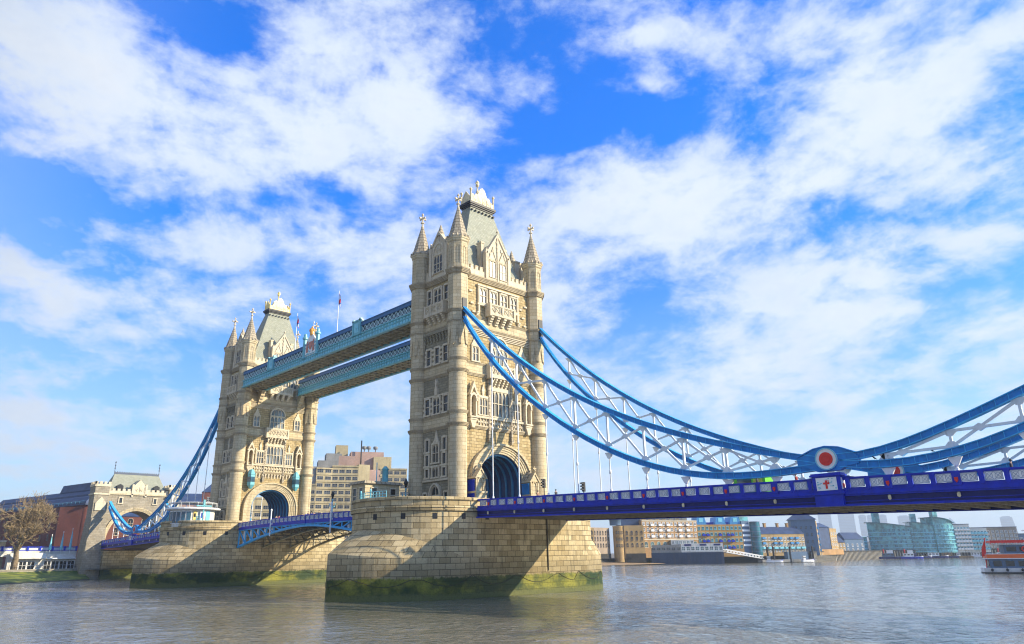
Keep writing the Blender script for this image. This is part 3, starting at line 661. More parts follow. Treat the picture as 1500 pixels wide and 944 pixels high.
pier2 = copy_tree(pier); pier2.location = (0, D, 0); pier2['label'] = 'farther granite pier under the farther tower, carrying the glazed kiosk'
for o in list(pier2.children): BASE[o.name] = (0, D, 0)
for o in list(pier2.children):
    if o.name.startswith('drain_pipe'): bpy.data.objects.remove(o)
pv = MB(); pv.prism(stadium(PH, -.5), 12.45, 12.55)
o = pv.build('terrace', 'asphalt', pier); o2 = inst(o, (0, D, 0), pier2); o2.location = (0, 0, 0)

# ------------------------------------------------------------------ panels shared by the parapets
def proto_panel(w=1.12, h=.66):
    """cast panel: white field with an interlaced lattice of crosses and ovals"""
    b = MB((0, 0, 0), (0, -1, 0)); b.fbox(-w/2, w/2, 0, h, 0, .05); f = b.build('parapet_panel', 'white')
    l = MB((0, 0, 0), (0, -1, 0))
    l.fbox(-w/2-.03, w/2+.03, -.04, .02, 0, .1); l.fbox(-w/2-.03, w/2+.03, h-.02, h+.04, 0, .1)
    for s in (-1, 1): l.fbox(s*w/2-.03, s*w/2+.03, 0, h, 0, .1)
    for c in (-w/4, w/4):
        for s in (-1, 1): l.beam(l.P(c-w/4, h/2-s*h/2, .07), l.P(c+w/4, h/2+s*h/2, .07), .024, .05-.006*s, up=l.N)
        E_ = [(c+w/4*.72*math.cos(k*math.pi/6), h/2+h*.36*math.sin(k*math.pi/6)) for k in range(13)]
        for k in range(12): l.beam(l.P(*E_[k], .075), l.P(*E_[k+1], .075), .022, .03, up=l.N)
    l.build('lattice', 'latt', f)
    return f
PANEL = proto_panel()
USED = [False]
def put_panel(parent, x, y, z, rz=0., sc=1.):
    if not USED[0]:
        USED[0] = True; c = PANEL; c.parent = parent
        bb = BASE[parent.name]; c.location = (x-bb[0], y-bb[1], z-bb[2]); c.rotation_euler = (0, 0, rz)
    else:
        c = inst(PANEL, (x, y, z), parent, rz)
        for ch in PANEL.children: q = ch.copy(); COL.objects.link(q); q.parent = c
    c.scale = (1, sc, 1)
    return c
HANG = [-13.4, -18.9, -24.5, -29.9, -35.3, -40.8, -46.2, -51.6, -57.1, -62.65, -68.1, -73.7, -79.3, -84.9]
def zr(y): return 13.8-.0225*(abs(y)-10.7)
XW = -9.85
def make_span(label, mirror=False):
    f = (lambda y: D-y) if mirror else (lambda y: y)
    y0, y1 = -10.75, -93.2 if not mirror else -94.5
    t = thing('bridge_span', label, 'bridge span', (0, f((y0+y1)/2), 9.5), 'side spans of the bridge')
    def run(mb, x, w, dz0, dz1, ya=y0, yb=y1, n=8):
        rg = []
        for i in range(n+1):
            y = ya+(yb-ya)*i/n; z = zr(y)
            rg.append([(x-w/2, f(y), z+dz0), (x+w/2, f(y), z+dz0), (x+w/2, f(y), z+dz1), (x-w/2, f(y), z+dz1)])
        mb.loft(rg, wrapuv=False)
    for s in (-1, 1):
        x = s*9.85; b = MB()
        run(b, x, .46, -.14, 0); run(b, x, .34, -.26, -.14); run(b, x, .30, -1.16, -.98); run(b, x, .42, -1.3, -1.16)
        b.build('rail', 'royal', t)
        b = MB(); run(b, x+s*.14, .5, -1.62, -1.3); run(b, x+s*.10, .4, -1.78, -1.62); run(b, x+s*.14, .55, -2.72, -2.52); run(b, x+s*.06, .3, -2.3, -2.24)
        go = b.build('girder', 'royal', t); b = MB(); run(b, x, .36, -2.62, -1.5); b.build('girder_web', 'navy', go)  # web coloured a darker blue than the flanges
        if s > 0: b = MB(); run(b, x, .1, -1.0, -.2); b.build('parapet_back', 'royal', t)
    xw = -9.85
    ys = [y0]+HANG+[y1]; posts = MB(); 
    for i in range(len(ys)-1):
        ya, yb = ys[i], ys[i+1]; k = 3 if abs(yb-ya) > 4 else 1
        if yb == y1: k = 4 if abs(yb-ya) > 7 else 3
        for j in range(k):
            yc = ya+(yb-ya)*(j+.5)/k; wdt = abs(yb-ya)/k
            if abs(yc+62.65) < 1.9: continue
            put_panel(t, xw-.16, f(yc), zr(yc)-.92, 0, min(1.12, (wdt-.62)/1.12))
        for j in range(1, k):
            y = ya+(yb-ya)*j/k; posts.box(xw-.25, xw+.2, f(y)-.2, f(y)+.2, zr(y)-1.2, zr(y)-.1)
        posts.box(xw-.30, xw+.2, f(yb)-.34, f(yb)+.34, zr(yb)-1.25, zr(yb)-.05)
    posts.build('post', 'royal', t, kind='stuff')
    for y in HANG:
        if y == -62.65: continue
        z = zr(y)-.95; b = MB((xw-.3, f(y), 0), (0, -1, 0))
        b.poly([(-.14, z+.38), (.14, z+.38), (.14, z+.12), (0, z-.08), (-.14, z+.12)], 0, .09); b.build('shield', 'red', t)
        b = MB((xw-.34, f(y), 0), (0, -1, 0)); zz = zr(y)-2.05; b.fbox(-.13, .13, zz-.15, zz+.15, .1, .2); b.fbox(-.07, .07, zz-.22, zz+.22, .08, .17); b.build('girder_badge', 'crest', t)
    # plinth below the chain joint with the shield of arms
    y = -62.65; z = zr(y)
    for s in (-1, 1):
        b = MB(); xx = s*9.95
        b.box(xx-.55, xx+.5, f(y)-1.35, f(y)+1.35, z-2.7, z+.15); b.box(xx-.7, xx+.65, f(y)-1.55, f(y)+1.55, z+.15, z+.32); b.box(xx-.62, xx+.57, f(y)-1.45, f(y)+1.45, z+.32, z+.45); b.box(xx-.68, xx+.6, f(y)-1.5, f(y)+1.5, z-1.6, z-1.35)
        for q in (-1, 1): b.frame((xx, f(y)+q*1.35, 0), (0, q, 0), (-1, 0, 0)); b.poly([(0, z-.1), (.5, z-.02), (1.0, z-.02), (0, z+.15)] if False else [(0, z-.02), (1.1, z-.02), (.45, z+.06), (0, z+.16)], -.2, .2)
        pl_ = b.build('plinth', 'royal', t)
        if s < 0:
            b = MB((xx-.55, f(y), 0), (0, -1, 0)); b.fbox(-1.0, 1.0, z-1.2, z+.02, 0, .05); b.build('plinth_panel', 'white', pl_)
            b = MB((xx-.55, f(y), 0), (0, -1, 0))
            for k in range(40):
                a_, c_ = rnd.uniform(-.9, .9), rnd.uniform(z-1.1, z-.06)
                if abs(a_) < .35 and abs(c_-z+.65) < .45: continue
                b.poly([(a_-.07, c_), (a_, c_-.05), (a_+.07, c_), (a_, c_+.05)], .05, .075)
            b.build('plinth_carving', 'skylt', pl_)
            b = MB((xx-.55, f(y), 0), (0, -1, 0)); b.fbox(-.09, .09, z-1.05, z-.25, .05, .1); b.fbox(-.3, -.09, z-.62, z-.44, .05, .1); b.fbox(.09, .3, z-.62, z-.44, .05, .1); b.fbox(.18, .24, z-.4, z-.22, .05, .1)
            b.build('red_cross', 'red', pl_)
            for q in (-1, 1):
                b = MB((xx, f(y)+q*1.35, 0), (-q, 0, 0), (0, q, 0)); b.fbox(-.42, .42, z-1.15, z-.05, 0, .03); sp = b.build('plinth_panel', 'white', pl_)
                b = MB((xx, f(y)+q*1.35, 0), (-q, 0, 0), (0, q, 0)); b.poly([(-.22, z-.6), (.22, z-.6), (.2, z-.95), (0, z-1.1), (-.2, z-.95)], .03, .07); b.build('shield', 'red', sp)
    # roadway slab and the girders beneath
    b = MB(); run(b, 0, 19.4, -1.55, -1.25); b.build('roadway', 'asphalt', t)
    b = MB()
    for x in np.arange(-8.4, 8.5, 1.4): run(b, x, .3, -2.35, -1.55)
    y = -11.8
    while y > y1: b.box(-9.7, 9.7, f(y)-.16, f(y)+.16, zr(y)-2.6, zr(y)-1.56); y -= 1.85
    b.build('cross_girder', 'iron', t)
    return t
spanS = make_span('royal blue side span with white lattice panels, crossing from nearer pier past the right edge')
spanN = make_span('royal blue side span low at the left, between farther pier and abutment gate', True)

# ------------------------------------------------------------------ suspension chains
UP = np.array([(-6.4, 46.0), (-13.47, 39.27), (-19.45, 34.42), (-24.86, 29.94), (-29.84, 26.99), (-34.44, 24.56), (-39.01, 22.44), (-43.25, 20.82), (-47.26, 19.14), (-51.48, 17.61), (-55.39, 16.34), (-59.05, 15.5), (-61.5, 15.15)])
LO = np.array([(-6.4, 44.6), (-13.4, 35.4), (-19.29, 29.75), (-24.64, 25.5), (-29.56, 22.2), (-34.06, 19.5), (-36.2, 18.5), (-40.25, 16.85), (-45.89, 15.18), (-51.05, 14.28), (-55.08, 14.05), (-58.86, 14.13), (-61.3, 14.3)])
pu = np.polyfit(UP[:, 0], UP[:, 1], 4); plw = np.polyfit(LO[:, 0], LO[:, 1], 5)
def zu(y): return float(np.polyval(pu, y))-.4
def zl(y): return float(np.polyval(plw, y))-.42
SU = np.array([(-63.5, 15.05), (-65.2, 14.95), (-68.37, 15.35), (-71.48, 16.2), (-74.44, 17.1), (-77.26, 18.05), (-79.9, 19.0), (-86, 21.4), (-92.5, 24.4)])
SL = np.array([(-63.7, 14.35), (-65.1, 14.2), (-68.13, 13.95), (-71.09, 14.05), (-73.92, 14.42), (-76.66, 15.1), (-79.31, 15.95), (-86, 18.9), (-92.5, 22.9)])
psu = np.polyfit(SU[:, 0], SU[:, 1], 4); psl = np.polyfit(SL[:, 0], SL[:, 1], 4)
def su(y): return float(np.polyval(psu, y))-.4
def sl(y): return float(np.polyval(psl, y))-.36
def make_chain(label, x, mirror, detail=True):
    f = (lambda y: D-y) if mirror else (lambda y: y); JY, JZ = -62.65, 14.45
    t = thing('suspension_chain', label, 'suspension chain', (x, f(JY), 13), 'blue suspension chains')
    def chord(name, fn, ya, yb, n, h0=.95, taper=None):
        path = [(ya+(yb-ya)*i/n) for i in range(n+1)]
        b = MB(); b.band([(x, f(y), fn(y)) for y in path], .46, .58); o = b.build(name, 'chain', t)
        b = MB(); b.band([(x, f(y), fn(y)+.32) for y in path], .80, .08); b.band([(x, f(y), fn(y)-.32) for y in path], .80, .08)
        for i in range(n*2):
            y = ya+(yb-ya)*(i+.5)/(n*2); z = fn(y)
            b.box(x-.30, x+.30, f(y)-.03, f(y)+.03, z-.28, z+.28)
        b.build('flange', 'chainlt', o)  # flanges in a lighter blue: sunlight on the top put into the colour
    chord('upper_chord', zu, -6.3, -61.6, 26); chord('lower_chord', zl, -6.3, -61.4, 26)
    chord('upper_chord', su, -63.6, -92.8, 14); chord('lower_chord', sl, -63.8, -92.8, 14)
    # panels of the truss
    pts = [y for y in HANG]
    def gusset(b, y, z, up_):
        s = -1 if up_ else 1
        b.frame((x, f(y), z), (0, -1, 0), (-1, 0, 0)); b.poly([(-.75, s*.36), (.75, s*.36), (.24, s*.95), (-.24, s*.95)], -.09, .09)
    L = [y for y in pts if y > -62] ; S = [y for y in pts if y < -63]+[-90.4]
    for lst, a_, c_, end in ((L, zu, zl, (-62.4, )), (S, su, sl, ())):
        for i, y in enumerate(lst):
            zt, zb = a_(y)-.4, c_(y)+.4
            if zt-zb > .5:
                b = MB(); b.beam((x, f(y), zb), (x, f(y), zt), .28, .22, up=(0, 1, 0)); gusset(b, y, a_(y), True); gusset(b, y, c_(y), False); b.build('web_post', 'bracing', t)
            if i+1 < len(lst):
                y2 = lst[i+1]; b = MB()
                for ya, za, yb, zb_, hh in ((y, a_(y)-.5, y2, c_(y2)+.5, .24), (y, c_(y)+.5, y2, a_(y2)-.5, .20)): b.beam((x, f(ya), za), (x, f(yb), zb_), .24, hh, up=(1, 0, 0))
                zm = ((a_(y)+c_(y2))/2+(c_(y)+a_(y2))/2)/2
                # centre plate
                u1, v1 = a_(y)-.5, c_(y2)+.5; u2_, v2 = c_(y)+.5, a_(y2)-.5
                den = (u1-u2_)+(v2-v1); q = (u1-u2_)/den if abs(den) > 1e-3 else .5; q = min(.75, max(.25, q))
                b.frame((x, f(y+(y2-y)*q), u1+(v1-u1)*q), (0, -1, 0), (-1, 0, 0)); b.poly([(-.62, 0), (0, .36), (.62, 0), (0, -.36)], -.16, .16)
                b.build('cross_brace', 'bracing', t)
    # first bay by the tower
    # joint with its roundel
    b = MB((x, f(JY), 0), (0, -1, 0) if not mirror else (0, 1, 0), (-1, 0, 0))
    b.poly([(-3.0, 14.0), (-1.8, 13.7), (-1.1, 13.35), (1.1, 13.35), (1.8, 13.7), (3.0, 13.85), (3.0, 14.6), (2.6, 14.95), (1.3, 15.55), (0, 15.75), (-1.2, 15.6), (-2.2, 15.1), (-3.0, 14.9)], -.38, .38)
    for p_, q_ in (((-3.0, 14.93), (-1.2, 15.63)), ((-1.2, 15.63), (0, 15.79)), ((0, 15.79), (1.3, 15.59)), ((1.3, 15.59), (2.7, 14.98))): b.beam(b.P(*p_), b.P(*q_), .95, .1, up=(0, 0, 1))
    b.build('joint', 'chain', t)
    for s in (-1, 1):
        def disc(r0, r1, d0, d1, mat, par, nm):
            q = MB(); fx = x+s*.42
            rg = []
            for r_, d in ((r0, d0), (r1, d0), (r1, d1), (r0, d1)): rg.append([(fx+s*d, f(JY)+r_*math.cos(2*math.pi*k/28), 14.52+r_*math.sin(2*math.pi*k/28)) for k in range(28)])
            q.loft(rg+[rg[0]], caps=False, wrapuv=False)
            return q.build(nm, mat, par)
        w = disc(.01, 1.08, 0, .10, 'white', t, 'roundel'); disc(.98, 1.08, .10, .17, 'skylt', w, 'roundel_rim'); disc(.01, .66, .10, .2, 'red', w, 'red_disc'); disc(.3, .36, .2, .23, 'red', w, 'red_boss')
    # hangers
    for y in HANG:
        if y == -62.65: continue
        bz = (zl(y) if y > -62 else sl(y))-.42; b = MB()
        b.frame((x, f(y), 0), (0, -1, 0), (-1, 0, 0)); b.poly([(-.6, bz), (.6, bz), (.2, bz-.75), (-.2, bz-.75)], -.12, .12)
        b.tube([(x, f(y), bz-.6), (x, f(y), zr(y)-1.2)], .085, 6); m_ = (bz+zr(y))/2
        b.lathe(x, f(y), [(.09, m_-.25), (.15, m_-.2), (.15, m_+.2), (.09, m_+.25)], 6); b.lathe(x, f(y), [(.16, zr(y)-1.2), (.16, zr(y)+.25), (.1, zr(y)+.35)], 6)
        b.build('hanger', 'white', t)
    if detail:
        b = MB(); 
        for y, fn in ((-61.8, None), (-67.5, su), (-71.2, sl), (-76.2, sl)):
            z = (15.95 if fn is None else fn(y)+.47); b.lathe(x, f(y), [(.02, z), (.1, z+.05), (.12, z+.16), (.05, z+.26), (.07, z+.32), (.02, z+.38)], 6)
        # perched birds are separate things below
    return t
chain1 = make_chain('nearest blue chain truss sweeping down from nearer tower to its red and white roundel', -TX, False)
chain2 = make_chain('blue chain behind the nearest one, its red roundel half hidden by the parapet', TX, False)
chain3 = make_chain('blue chain running down the left of the farther tower to the abutment gate', -TX, True)
chain4 = make_chain('blue chain mostly hidden behind kiosk and left chain, near the abutment gate', TX, True)
for i, (y, fn, lab) in enumerate(((-60.9, None, 'dark bird perched above the big red roundel of the nearest chain'), (-67.0, sl, 'dark bird perched low, just right of the roundel on the nearest chain'), (-72.0, sl, 'dark bird perched further right along the lower chord of the nearest chain'))):
    z = 15.2 if fn is None else fn(y)+.47
    b = MB(); p = [(-.2, -.06, .03), (-.12, 0, .05), (0, .08, .09), (.1, .15, .08), (.16, .24, .06), (.24, .25, .02)]
    b.loft([[(-TX+r_*math.cos(k*math.pi/4), y+a+0*k, z+.05+h+r_*math.sin(k*math.pi/4)) for k in range(8)] for a, h, r_ in p], smooth=True)
    b.tube([(-TX-.03, y, z+.1), (-TX-.03, y, z)], .015, 4); b.tube([(-TX+.03, y, z+.1), (-TX+.03, y, z)], .015, 4)
    o = b.build('bird', 'dark'); o['label'] = lab; o['category'] = 'bird'; o['group'] = 'birds on the chain'

# ------------------------------------------------------------------ high walkways
def make_walkway(label, x0, x1, full):
    t = thing('high_walkway', label, 'walkway', ((x0+x1)/2, D/2, 46), 'high level walkways')
    ya, yb = TY+.9, D-TY-1.2
    b = MB(); b.box(x0+.35, x1-.35, ya, yb, 46.25, 46.5); b.build('floor', 'soffit', t)
    b = MB()
    y = ya+.3
    while y < yb: b.box(x0+.3, x1-.3, y-.12, y+.12, 45.9, 46.25); y += 2.1
    for x in np.linspace(x0+1.4, x1-1.4, 3): b.box(x-.1, x+.1, ya, yb, 45.95, 46.24)
    k = 0; y = ya+.3
    while y < yb-2.1: b.beam((x0+.5, y, 46.05), (x1-.5, y+2.1, 46.05), .14, .1); y += 4.2
    b.build('floor_brace', 'soffit', t)
    b = MB(); b.box(x0+.3, x1-.3, ya, yb, 49.3, 49.45); b.box((x0+x1)/2-1, (x0+x1)/2+1, ya, yb, 49.45, 49.75); b.build('roof', 'lead', t)
    for s, x in ((-1, x0), (1, x1)):
        o = MB((x, 0, 0), (0, s, 0), (s, 0, 0))
        def F(y0_, y1_, z0_, z1_, d0, d1): o.fbox(min(s*y0_, s*y1_), max(s*y0_, s*y1_), z0_, z1_, d0, d1)
        F(ya, yb, 49.15, 49.75, -.2, .14); F(ya, yb, 49.75, 49.87, -.25, .25); F(ya, yb, 49.02, 49.15, -.2, .22)
        o.build('top_chord', 'walktop', t)
        o = MB((x, 0, 0), (0, s, 0), (s, 0, 0)); F(ya, yb, 46.05, 47.55, -.3, .0); F(ya, yb, 45.85, 46.08, -.4, .28); F(ya, yb, 47.4, 47.62, -.2, .22); F(ya, yb, 46.75, 46.85, -.1, .12)
        bs = o.build('base_girder', 'sky', t)
        if s < 0:
            o = MB((x, 0, 0), (0, s, 0), (s, 0, 0)); y = ya+.6
            while y < yb-.5:
                F(y-.28, y+.28, 46.2, 46.66, -.02, .08); F(y-.34, y-.30, 46.1, 47.4, 0, .1)
                F(y-.18, y+.18, 46.95, 47.3, -.02, .07); y += .98
            o.build('girder_moulding', 'skylt', bs)
        o = MB((x, 0, 0), (0, s, 0), (s, 0, 0)); F(ya, yb, 47.5, 49.1, -.36, -.32); o.build('glazing', 'paneblue', t)
        if s < 0:
            o = MB((x, 0, 0), (0, s, 0), (s, 0, 0)); n = int((yb-ya)/1.28); w = (yb-ya)/n
            for i in range(n):
                a, c = s*(ya+i*w), s*(ya+(i+1)*w); m_ = (a+c)/2
                for z_a, z_b in ((47.6, 49.05), (49.05, 47.6)): o.beam(o.P(a, z_a, -.02), o.P(c, z_b, -.02), .13, .10, up=o.N)
                o.poly([(m_-.2, 48.33), (m_, 48.53), (m_+.2, 48.33), (m_, 48.13)], -.05, .07)
                o.fbox(a-.03, a+.03, 47.6, 49.05, -.04, .02)
            o.build('lattice', 'lattwalk', t)
    if full:
        for yc in (24.3, 61.0):
            b = MB((x0, yc, 0), (0, -1, 0), (-1, 0, 0)); b.fbox(-1.35, 1.35, 47.5, 50.2, -.3, .3); b.fbox(-1.55, 1.55, 50.2, 50.5, -.4, .42); b.fbox(-1.45, -1.0, 47.4, 50.75, -.2, .42); b.fbox(1.0, 1.45, 47.4, 50.75, -.2, .42)
            o = b.build('pylon', 'sky', t)
            b = MB((x0, yc, 0), (0, -1, 0), (-1, 0, 0)); b.fbox(-.85, .85, 47.9, 49.9, .3, .34); carved(b, -.8, .8, 48.2, 49.6, .42, 1); b.build('pylon_panel', 'skylt', o)
        yc = 42.6; b = MB((x0, yc, 0), (0, -1, 0), (-1, 0, 0))
        for a in (-2.75, 2.75):
            q = b.P(a, 0, .1); b.lathe(q[0], q[1], [(.5, 46.9), (.42, 47.3), (.42, 51.2), (.62, 51.35), (.62, 51.7), (.4, 51.9), (.3, 52.5), (.05, 52.7)], 8, math.pi/8, False)
        o = b.build('crest_pillar', 'sky', t)
        b = MB((x0, yc, 0), (0, -1, 0), (-1, 0, 0)); b.poly([(-2.3, 47.3), (2.3, 47.3), (2.3, 50.0), (1.3, 51.2), (.6, 51.8), (-.6, 51.8), (-1.3, 51.2), (-2.3, 50.0)], -.12, .2)
        o = b.build('crest', 'white', t)
        b = MB((x0, yc, 0), (0, -1, 0), (-1, 0, 0))
        for k in range(46):
            a_, c_ = rnd.uniform(-2, 2), rnd.uniform(47.6, 50.6)
            r_ = rnd.uniform(.1, .22); b.poly([(a_-r_, c_), (a_, c_-r_*.8), (a_+r_, c_), (a_, c_+r_*.8)], .2, .27)
        b.build('crest_carving', 'skylt', o)
        b = MB((x0, yc, 0), (0, -1, 0), (-1, 0, 0)); b.poly([(-.75, 50.2), (.75, 50.2), (.75, 49.3), (0, 48.4), (-.75, 49.3)], .2, .34)
        for a in (-1.3, 1.3): b.poly([(a-.35, 48.0), (a+.35, 48.1), (a+.2, 49.4), (a+.1, 50.6), (a-.25, 50.4), (a-.4, 49.0)], .2, .33)
        b.build('crest_shield', plain('rose_paint', (.55, .22, .16), .5), o)
        q = (x0-.05, yc); b = MB(); b.lathe(q[0], q[1], [(.42, 51.7), (.56, 51.95), (.48, 52.15), (.64, 52.8), (.45, 53.2), (.2, 53.5)], 10); 
        for k in range(8): b.lathe(q[0]+.54*math.cos(k*math.pi/4), q[1]+.54*math.sin(k*math.pi/4), [(.02, 52.4), (.15, 52.65), (.15, 52.9), (.02, 53.1)], 6)
        b.lathe(q[0], q[1], [(.16, 53.4), (.2, 53.6), (.06, 53.8)], 8); b.build('crown', plain('crown_gold', (.75, .36, .05), .3, .2, 3., .7), o)
        b = MB(); b.tube([(q[0], q[1]-.45, 53.2), (q[0], q[1]-.45, 54.9)], .07, 6); b.box(q[0]-.06, q[0]+.06, q[1]-.75, q[1]-.15, 54.35, 54.5); b.build('crest_cross', 'white', o)
    # brackets against the farther tower
    b = MB()
    for x in (x0+.9, x1-.6):
        for k in range(5): b.box(x-.5, x+.5, D-TY-.1-.42*(k+1), D-TY, 42.4+.7*k, 42.4+.7*(k+1)-.004)
    b.build('bracket', 'ashlar', t)
    return t
make_walkway('nearer of the two high walkways, light blue with gold crown crest and flagpoles', -10.35, -4.6, True)
make_walkway('farther high walkway, its lattice seen below the nearer one', 4.6, 10.35, False)
def flagpole(x, y, z0, z1, label, cols, drop=.0):
    t = thing('flagpole', label, 'flagpole', (x, y, z0), 'flagpoles on the walkway')
    b = MB(); b.tube([(x, y, z0), (x, y, z1)], [.09, .05], 6); b.lathe(x, y, [(.02, z1), (.12, z1+.1), (.02, z1+.25)], 6); b.build('pole', 'white', t)
    b = MB(); n = 9
    for k in range(n):      # cloth hanging almost limp, in soft folds
        pass
    rows = []
    for i in range(8):
        z = z1-.3-i*.34; rows.append([(x+.06+.09*math.sin(k*1.9+i*.5)*(.4+.1*i), y-.05-k*.075-.02*i*(k > 2), z-.13*k) for k in range(n)])
    pts = [p for r in rows for p in r]+[(p[0]+.015, p[1], p[2]) for r in rows for p in r]; N_ = 8*n
    fs = []
    for i in range(7):
        for k in range(n-1):
            a = i*n+k; fs += [(a, a+1, a+n+1, a+n), (N_+a, N_+a+n, N_+a+n+1, N_+a+1)]
    b.add(pts, fs, None, True); fo = b.build('flag', cols, t)
    return t
def flagmat():
    m, g = new_mat('flag_cloth'); z = g('ShaderNodeSeparateXYZ', {0: pos(g)}).outputs[2]
    w = g.m('FRACT', g.m('MULTIPLY', z, .55)); c = g.mix(g.ramp(w, .45, .5), (.75, .04, .05), (.75, .75, .78)); c = g.mix(g.ramp(w, .82, .86), c, (.02, .04, .3))
    out(g, g('ShaderNodeBsdfPrincipled', {'Base Color': c, 'Roughness': .8})); return m
MAT['flag'] = flagmat()
flagpole(-10.2, 32.5, 49.9, 59.0, 'taller flagpole right of the gold crown on the nearer walkway, striped flag', 'flag')
flagpole(-10.2, 50.4, 49.9, 58.6, 'flagpole left of the gold crown, beside the farther tower roof, dark folded flag', 'flag')

# ------------------------------------------------------------------ central bascule leaves
def make_leaf(label, mirror):
    f = (lambda y: D-y) if mirror else (lambda y: y)
    y0, y1 = PH+.1, D/2-.06
    t = thing('bascule_leaf', label, 'bascule leaf', (0, f(y0), 9), 'leaves of the central span')
    ztop = lambda y: 13.55+.42*(1-((y-D/2)/(D/2-PH))**2)       # rail top
    zb = lambda y: 8.2+3.7*(1-((D/2-y)/(D/2-PH))**1.7)
    ys = [y0+(y1-y0)*i/16 for i in range(17)]
    for s in (-1, 1):
        x = s*9.7; b = MB()
        b.band([(x, f(y), ztop(y)-.07) for y in ys], .4, .14); b.band([(x, f(y), ztop(y)-1.08) for y in ys], .34, .16)
        b.build('rail', 'royal', t)
        b = MB(); b.band([(x, f(y), ztop(y)-1.42) for y in ys], .4, .5); b.build('girder', 'royal', t)
        if s > 0: b = MB(); b.band([(x, f(y), ztop(y)-.55) for y in ys], .08, .8); b.build('parapet_back', 'royal', t)
    n = 17; w = (y1-y0)/n; b = MB()
    for i in range(n):
        yc = y0+(i+.5)*w; put_panel(t, -9.7-.14, f(yc), ztop(yc)-.92, 0, 1.22)
        b.box(-9.93, -9.5, f(y0+i*w)-.10, f(y0+i*w)+.10, ztop(y0+i*w)-1.12, ztop(y0+i*w)-.06)
    if mirror is False: b.box(-10.02, -9.4, f(y1)-.3, f(y1), ztop(y1)-1.7, ztop(y1)+.05)
    b.build('post', 'royal', t)
    for x in (-9.6, -3.4, 3.4, 9.6):
        b = MB()
        b.band([(x, f(y), zb(y)) for y in ys], .62, .38)
        m_ = 9
        for i in range(m_+1):
            y = y0+(y1-y0)*i/m_; zt = ztop(y)-1.66
            if zt-zb(y) > .4: b.beam((x, f(y), zb(y)), (x, f(y), zt), .2, .26, up=(1, 0, 0))
            if i < m_:
                y2 = y0+(y1-y0)*(i+1)/m_
                if zt-zb(y) > .6: b.beam((x, f(y), zt), (x, f(y2), zb(y2)), .2, .26, up=(1, 0, 0))
        b.band([(x, f(y), ztop(y)-1.72) for y in ys], .5, .2)
        o = b.build('arch_girder', 'chainlt' if x < -9 else 'soffit', t)
        if x < -9:
            b = MB()
            for i in range(m_):
                y = y0+(y1-y0)*(i+.5)/m_; zt = ztop(y)-1.66
                if zt-zb(y) > 1.1: b.lathe(x+.5, f(y), [(.28, zb(y)), (.34, (zt+zb(y))/2), (.22, zt)], 8)
            b.build('strut', 'white', o)
    b = MB()
    for i in range(1, 15):
        y = y0+(y1-y0)*i/15; b.box(-9.4, 9.4, f(y)-.12, f(y)+.12, ztop(y)-1.95, ztop(y)-1.5)
        if i % 2 == 0: b.beam((-9.4, f(y), zb(y)+.1), (9.4, f(y), zb(y)+.1), .22, .22)
    b.build('cross_girder', 'iron', t)
    b = MB(); b.band([(0, f(y), ztop(y)-1.38) for y in ys], 19.0, .2); b.build('roadway', 'asphalt', t)
    return t
make_leaf('bascule leaf of the central span hinged on the nearer pier, mostly hidden', False)
make_leaf('bascule leaf hinged on the farther pier, blue arched girder with white struts below', True)
# ------------------------------------------------------------------ river and land
def wave_height(X, Y):
    r = np.random.RandomState(4); h = np.zeros_like(X)
    for i in range(46):
        L = 1.45*(4.2**r.rand()); th = .8+r.normal()*.6; a = .0030*L**.85*(.5+r.rand()); k = 2*math.pi/L
        h += a*np.sin(k*(X*math.cos(th)+Y*math.sin(th))+r.rand()*6.283+.8*np.sin(.11*X*r.rand()+.13*Y*r.rand()))
    return h+.35*h*np.abs(h)*4
def water_mat():
    m, g = new_mat('river_water'); p = pos(g)
    q = g('ShaderNodeVectorRotate', {'Vector': p, 'Angle': .75}, rotation_type='Z_AXIS').outputs[0]
    a = g.noise(g.v('MULTIPLY', q, (.28, .34, 1)), 1.0, 3, .55, .6)
    b = g.noise(g.v('MULTIPLY', q, (1.05, .95, 1)), 1.0, 3, .55, .5)
    c = g.noise(g.v('MULTIPLY', q, (2.6, 2.3, 1)), 1.0, 3, .6, .3)
    big = g.noise(g.v('MULTIPLY', q, (.012, .03, 1)), 1.0, 4, .6)
    h = g.m('ADD', g.m('MULTIPLY', a, .30), g.m('ADD', g.m('MULTIPLY', g.m('POWER', b, 3.0), 2.4), g.m('MULTIPLY', c, .30)))
    st = g.m('ADD', .45, g.m('MULTIPLY', g.ramp(big, .35, .65), .55))
    bm = g('ShaderNodeBump', {'Strength': st, 'Distance': .17, 'Height': h})
    col = g.mix(g.ramp(big, .3, .7), (.16, .152, .11), (.21, .205, .165))
    out(g, g('ShaderNodeBsdfPrincipled', {'Base Color': col, 'Roughness': .07, 'IOR': 2.6, 'Specular IOR Level': .6, 'Normal': bm.outputs[0]})); return m
MAT['water'] = water_mat()
def sheet(name, pts, z, mat, **kw):
    b = MB(); b.add([(x, y, z) for x, y in pts], [tuple(range(len(pts)))]); o = b.build(name, mat); o['kind'] = 'structure'; return o
FAR = 7000
gx = np.arange(-86, 236.1, .62); gy = np.arange(-84, 210.1, .62); GX, GY = np.meshgrid(gx, gy)
edge = np.clip(np.minimum(np.minimum(GX+86, 236-GX), np.minimum(GY+84, 210-GY))/25, 0, 1)
GZ = wave_height(GX, GY)*edge*(.62+.38*np.sin(GX*.031+1.3*np.sin(GY*.02))*np.cos(GY*.027-GX*.012))-.55*(1-edge)
me = bpy.data.meshes.new('river'); nx, ny = len(gx), len(gy)
co = np.stack([GX, GY, GZ], -1).reshape(-1, 3); corner = np.array([(-FAR, -FAR, -.56), (FAR, -FAR, -.56), (FAR, FAR, -.56), (-FAR, FAR, -.56)])
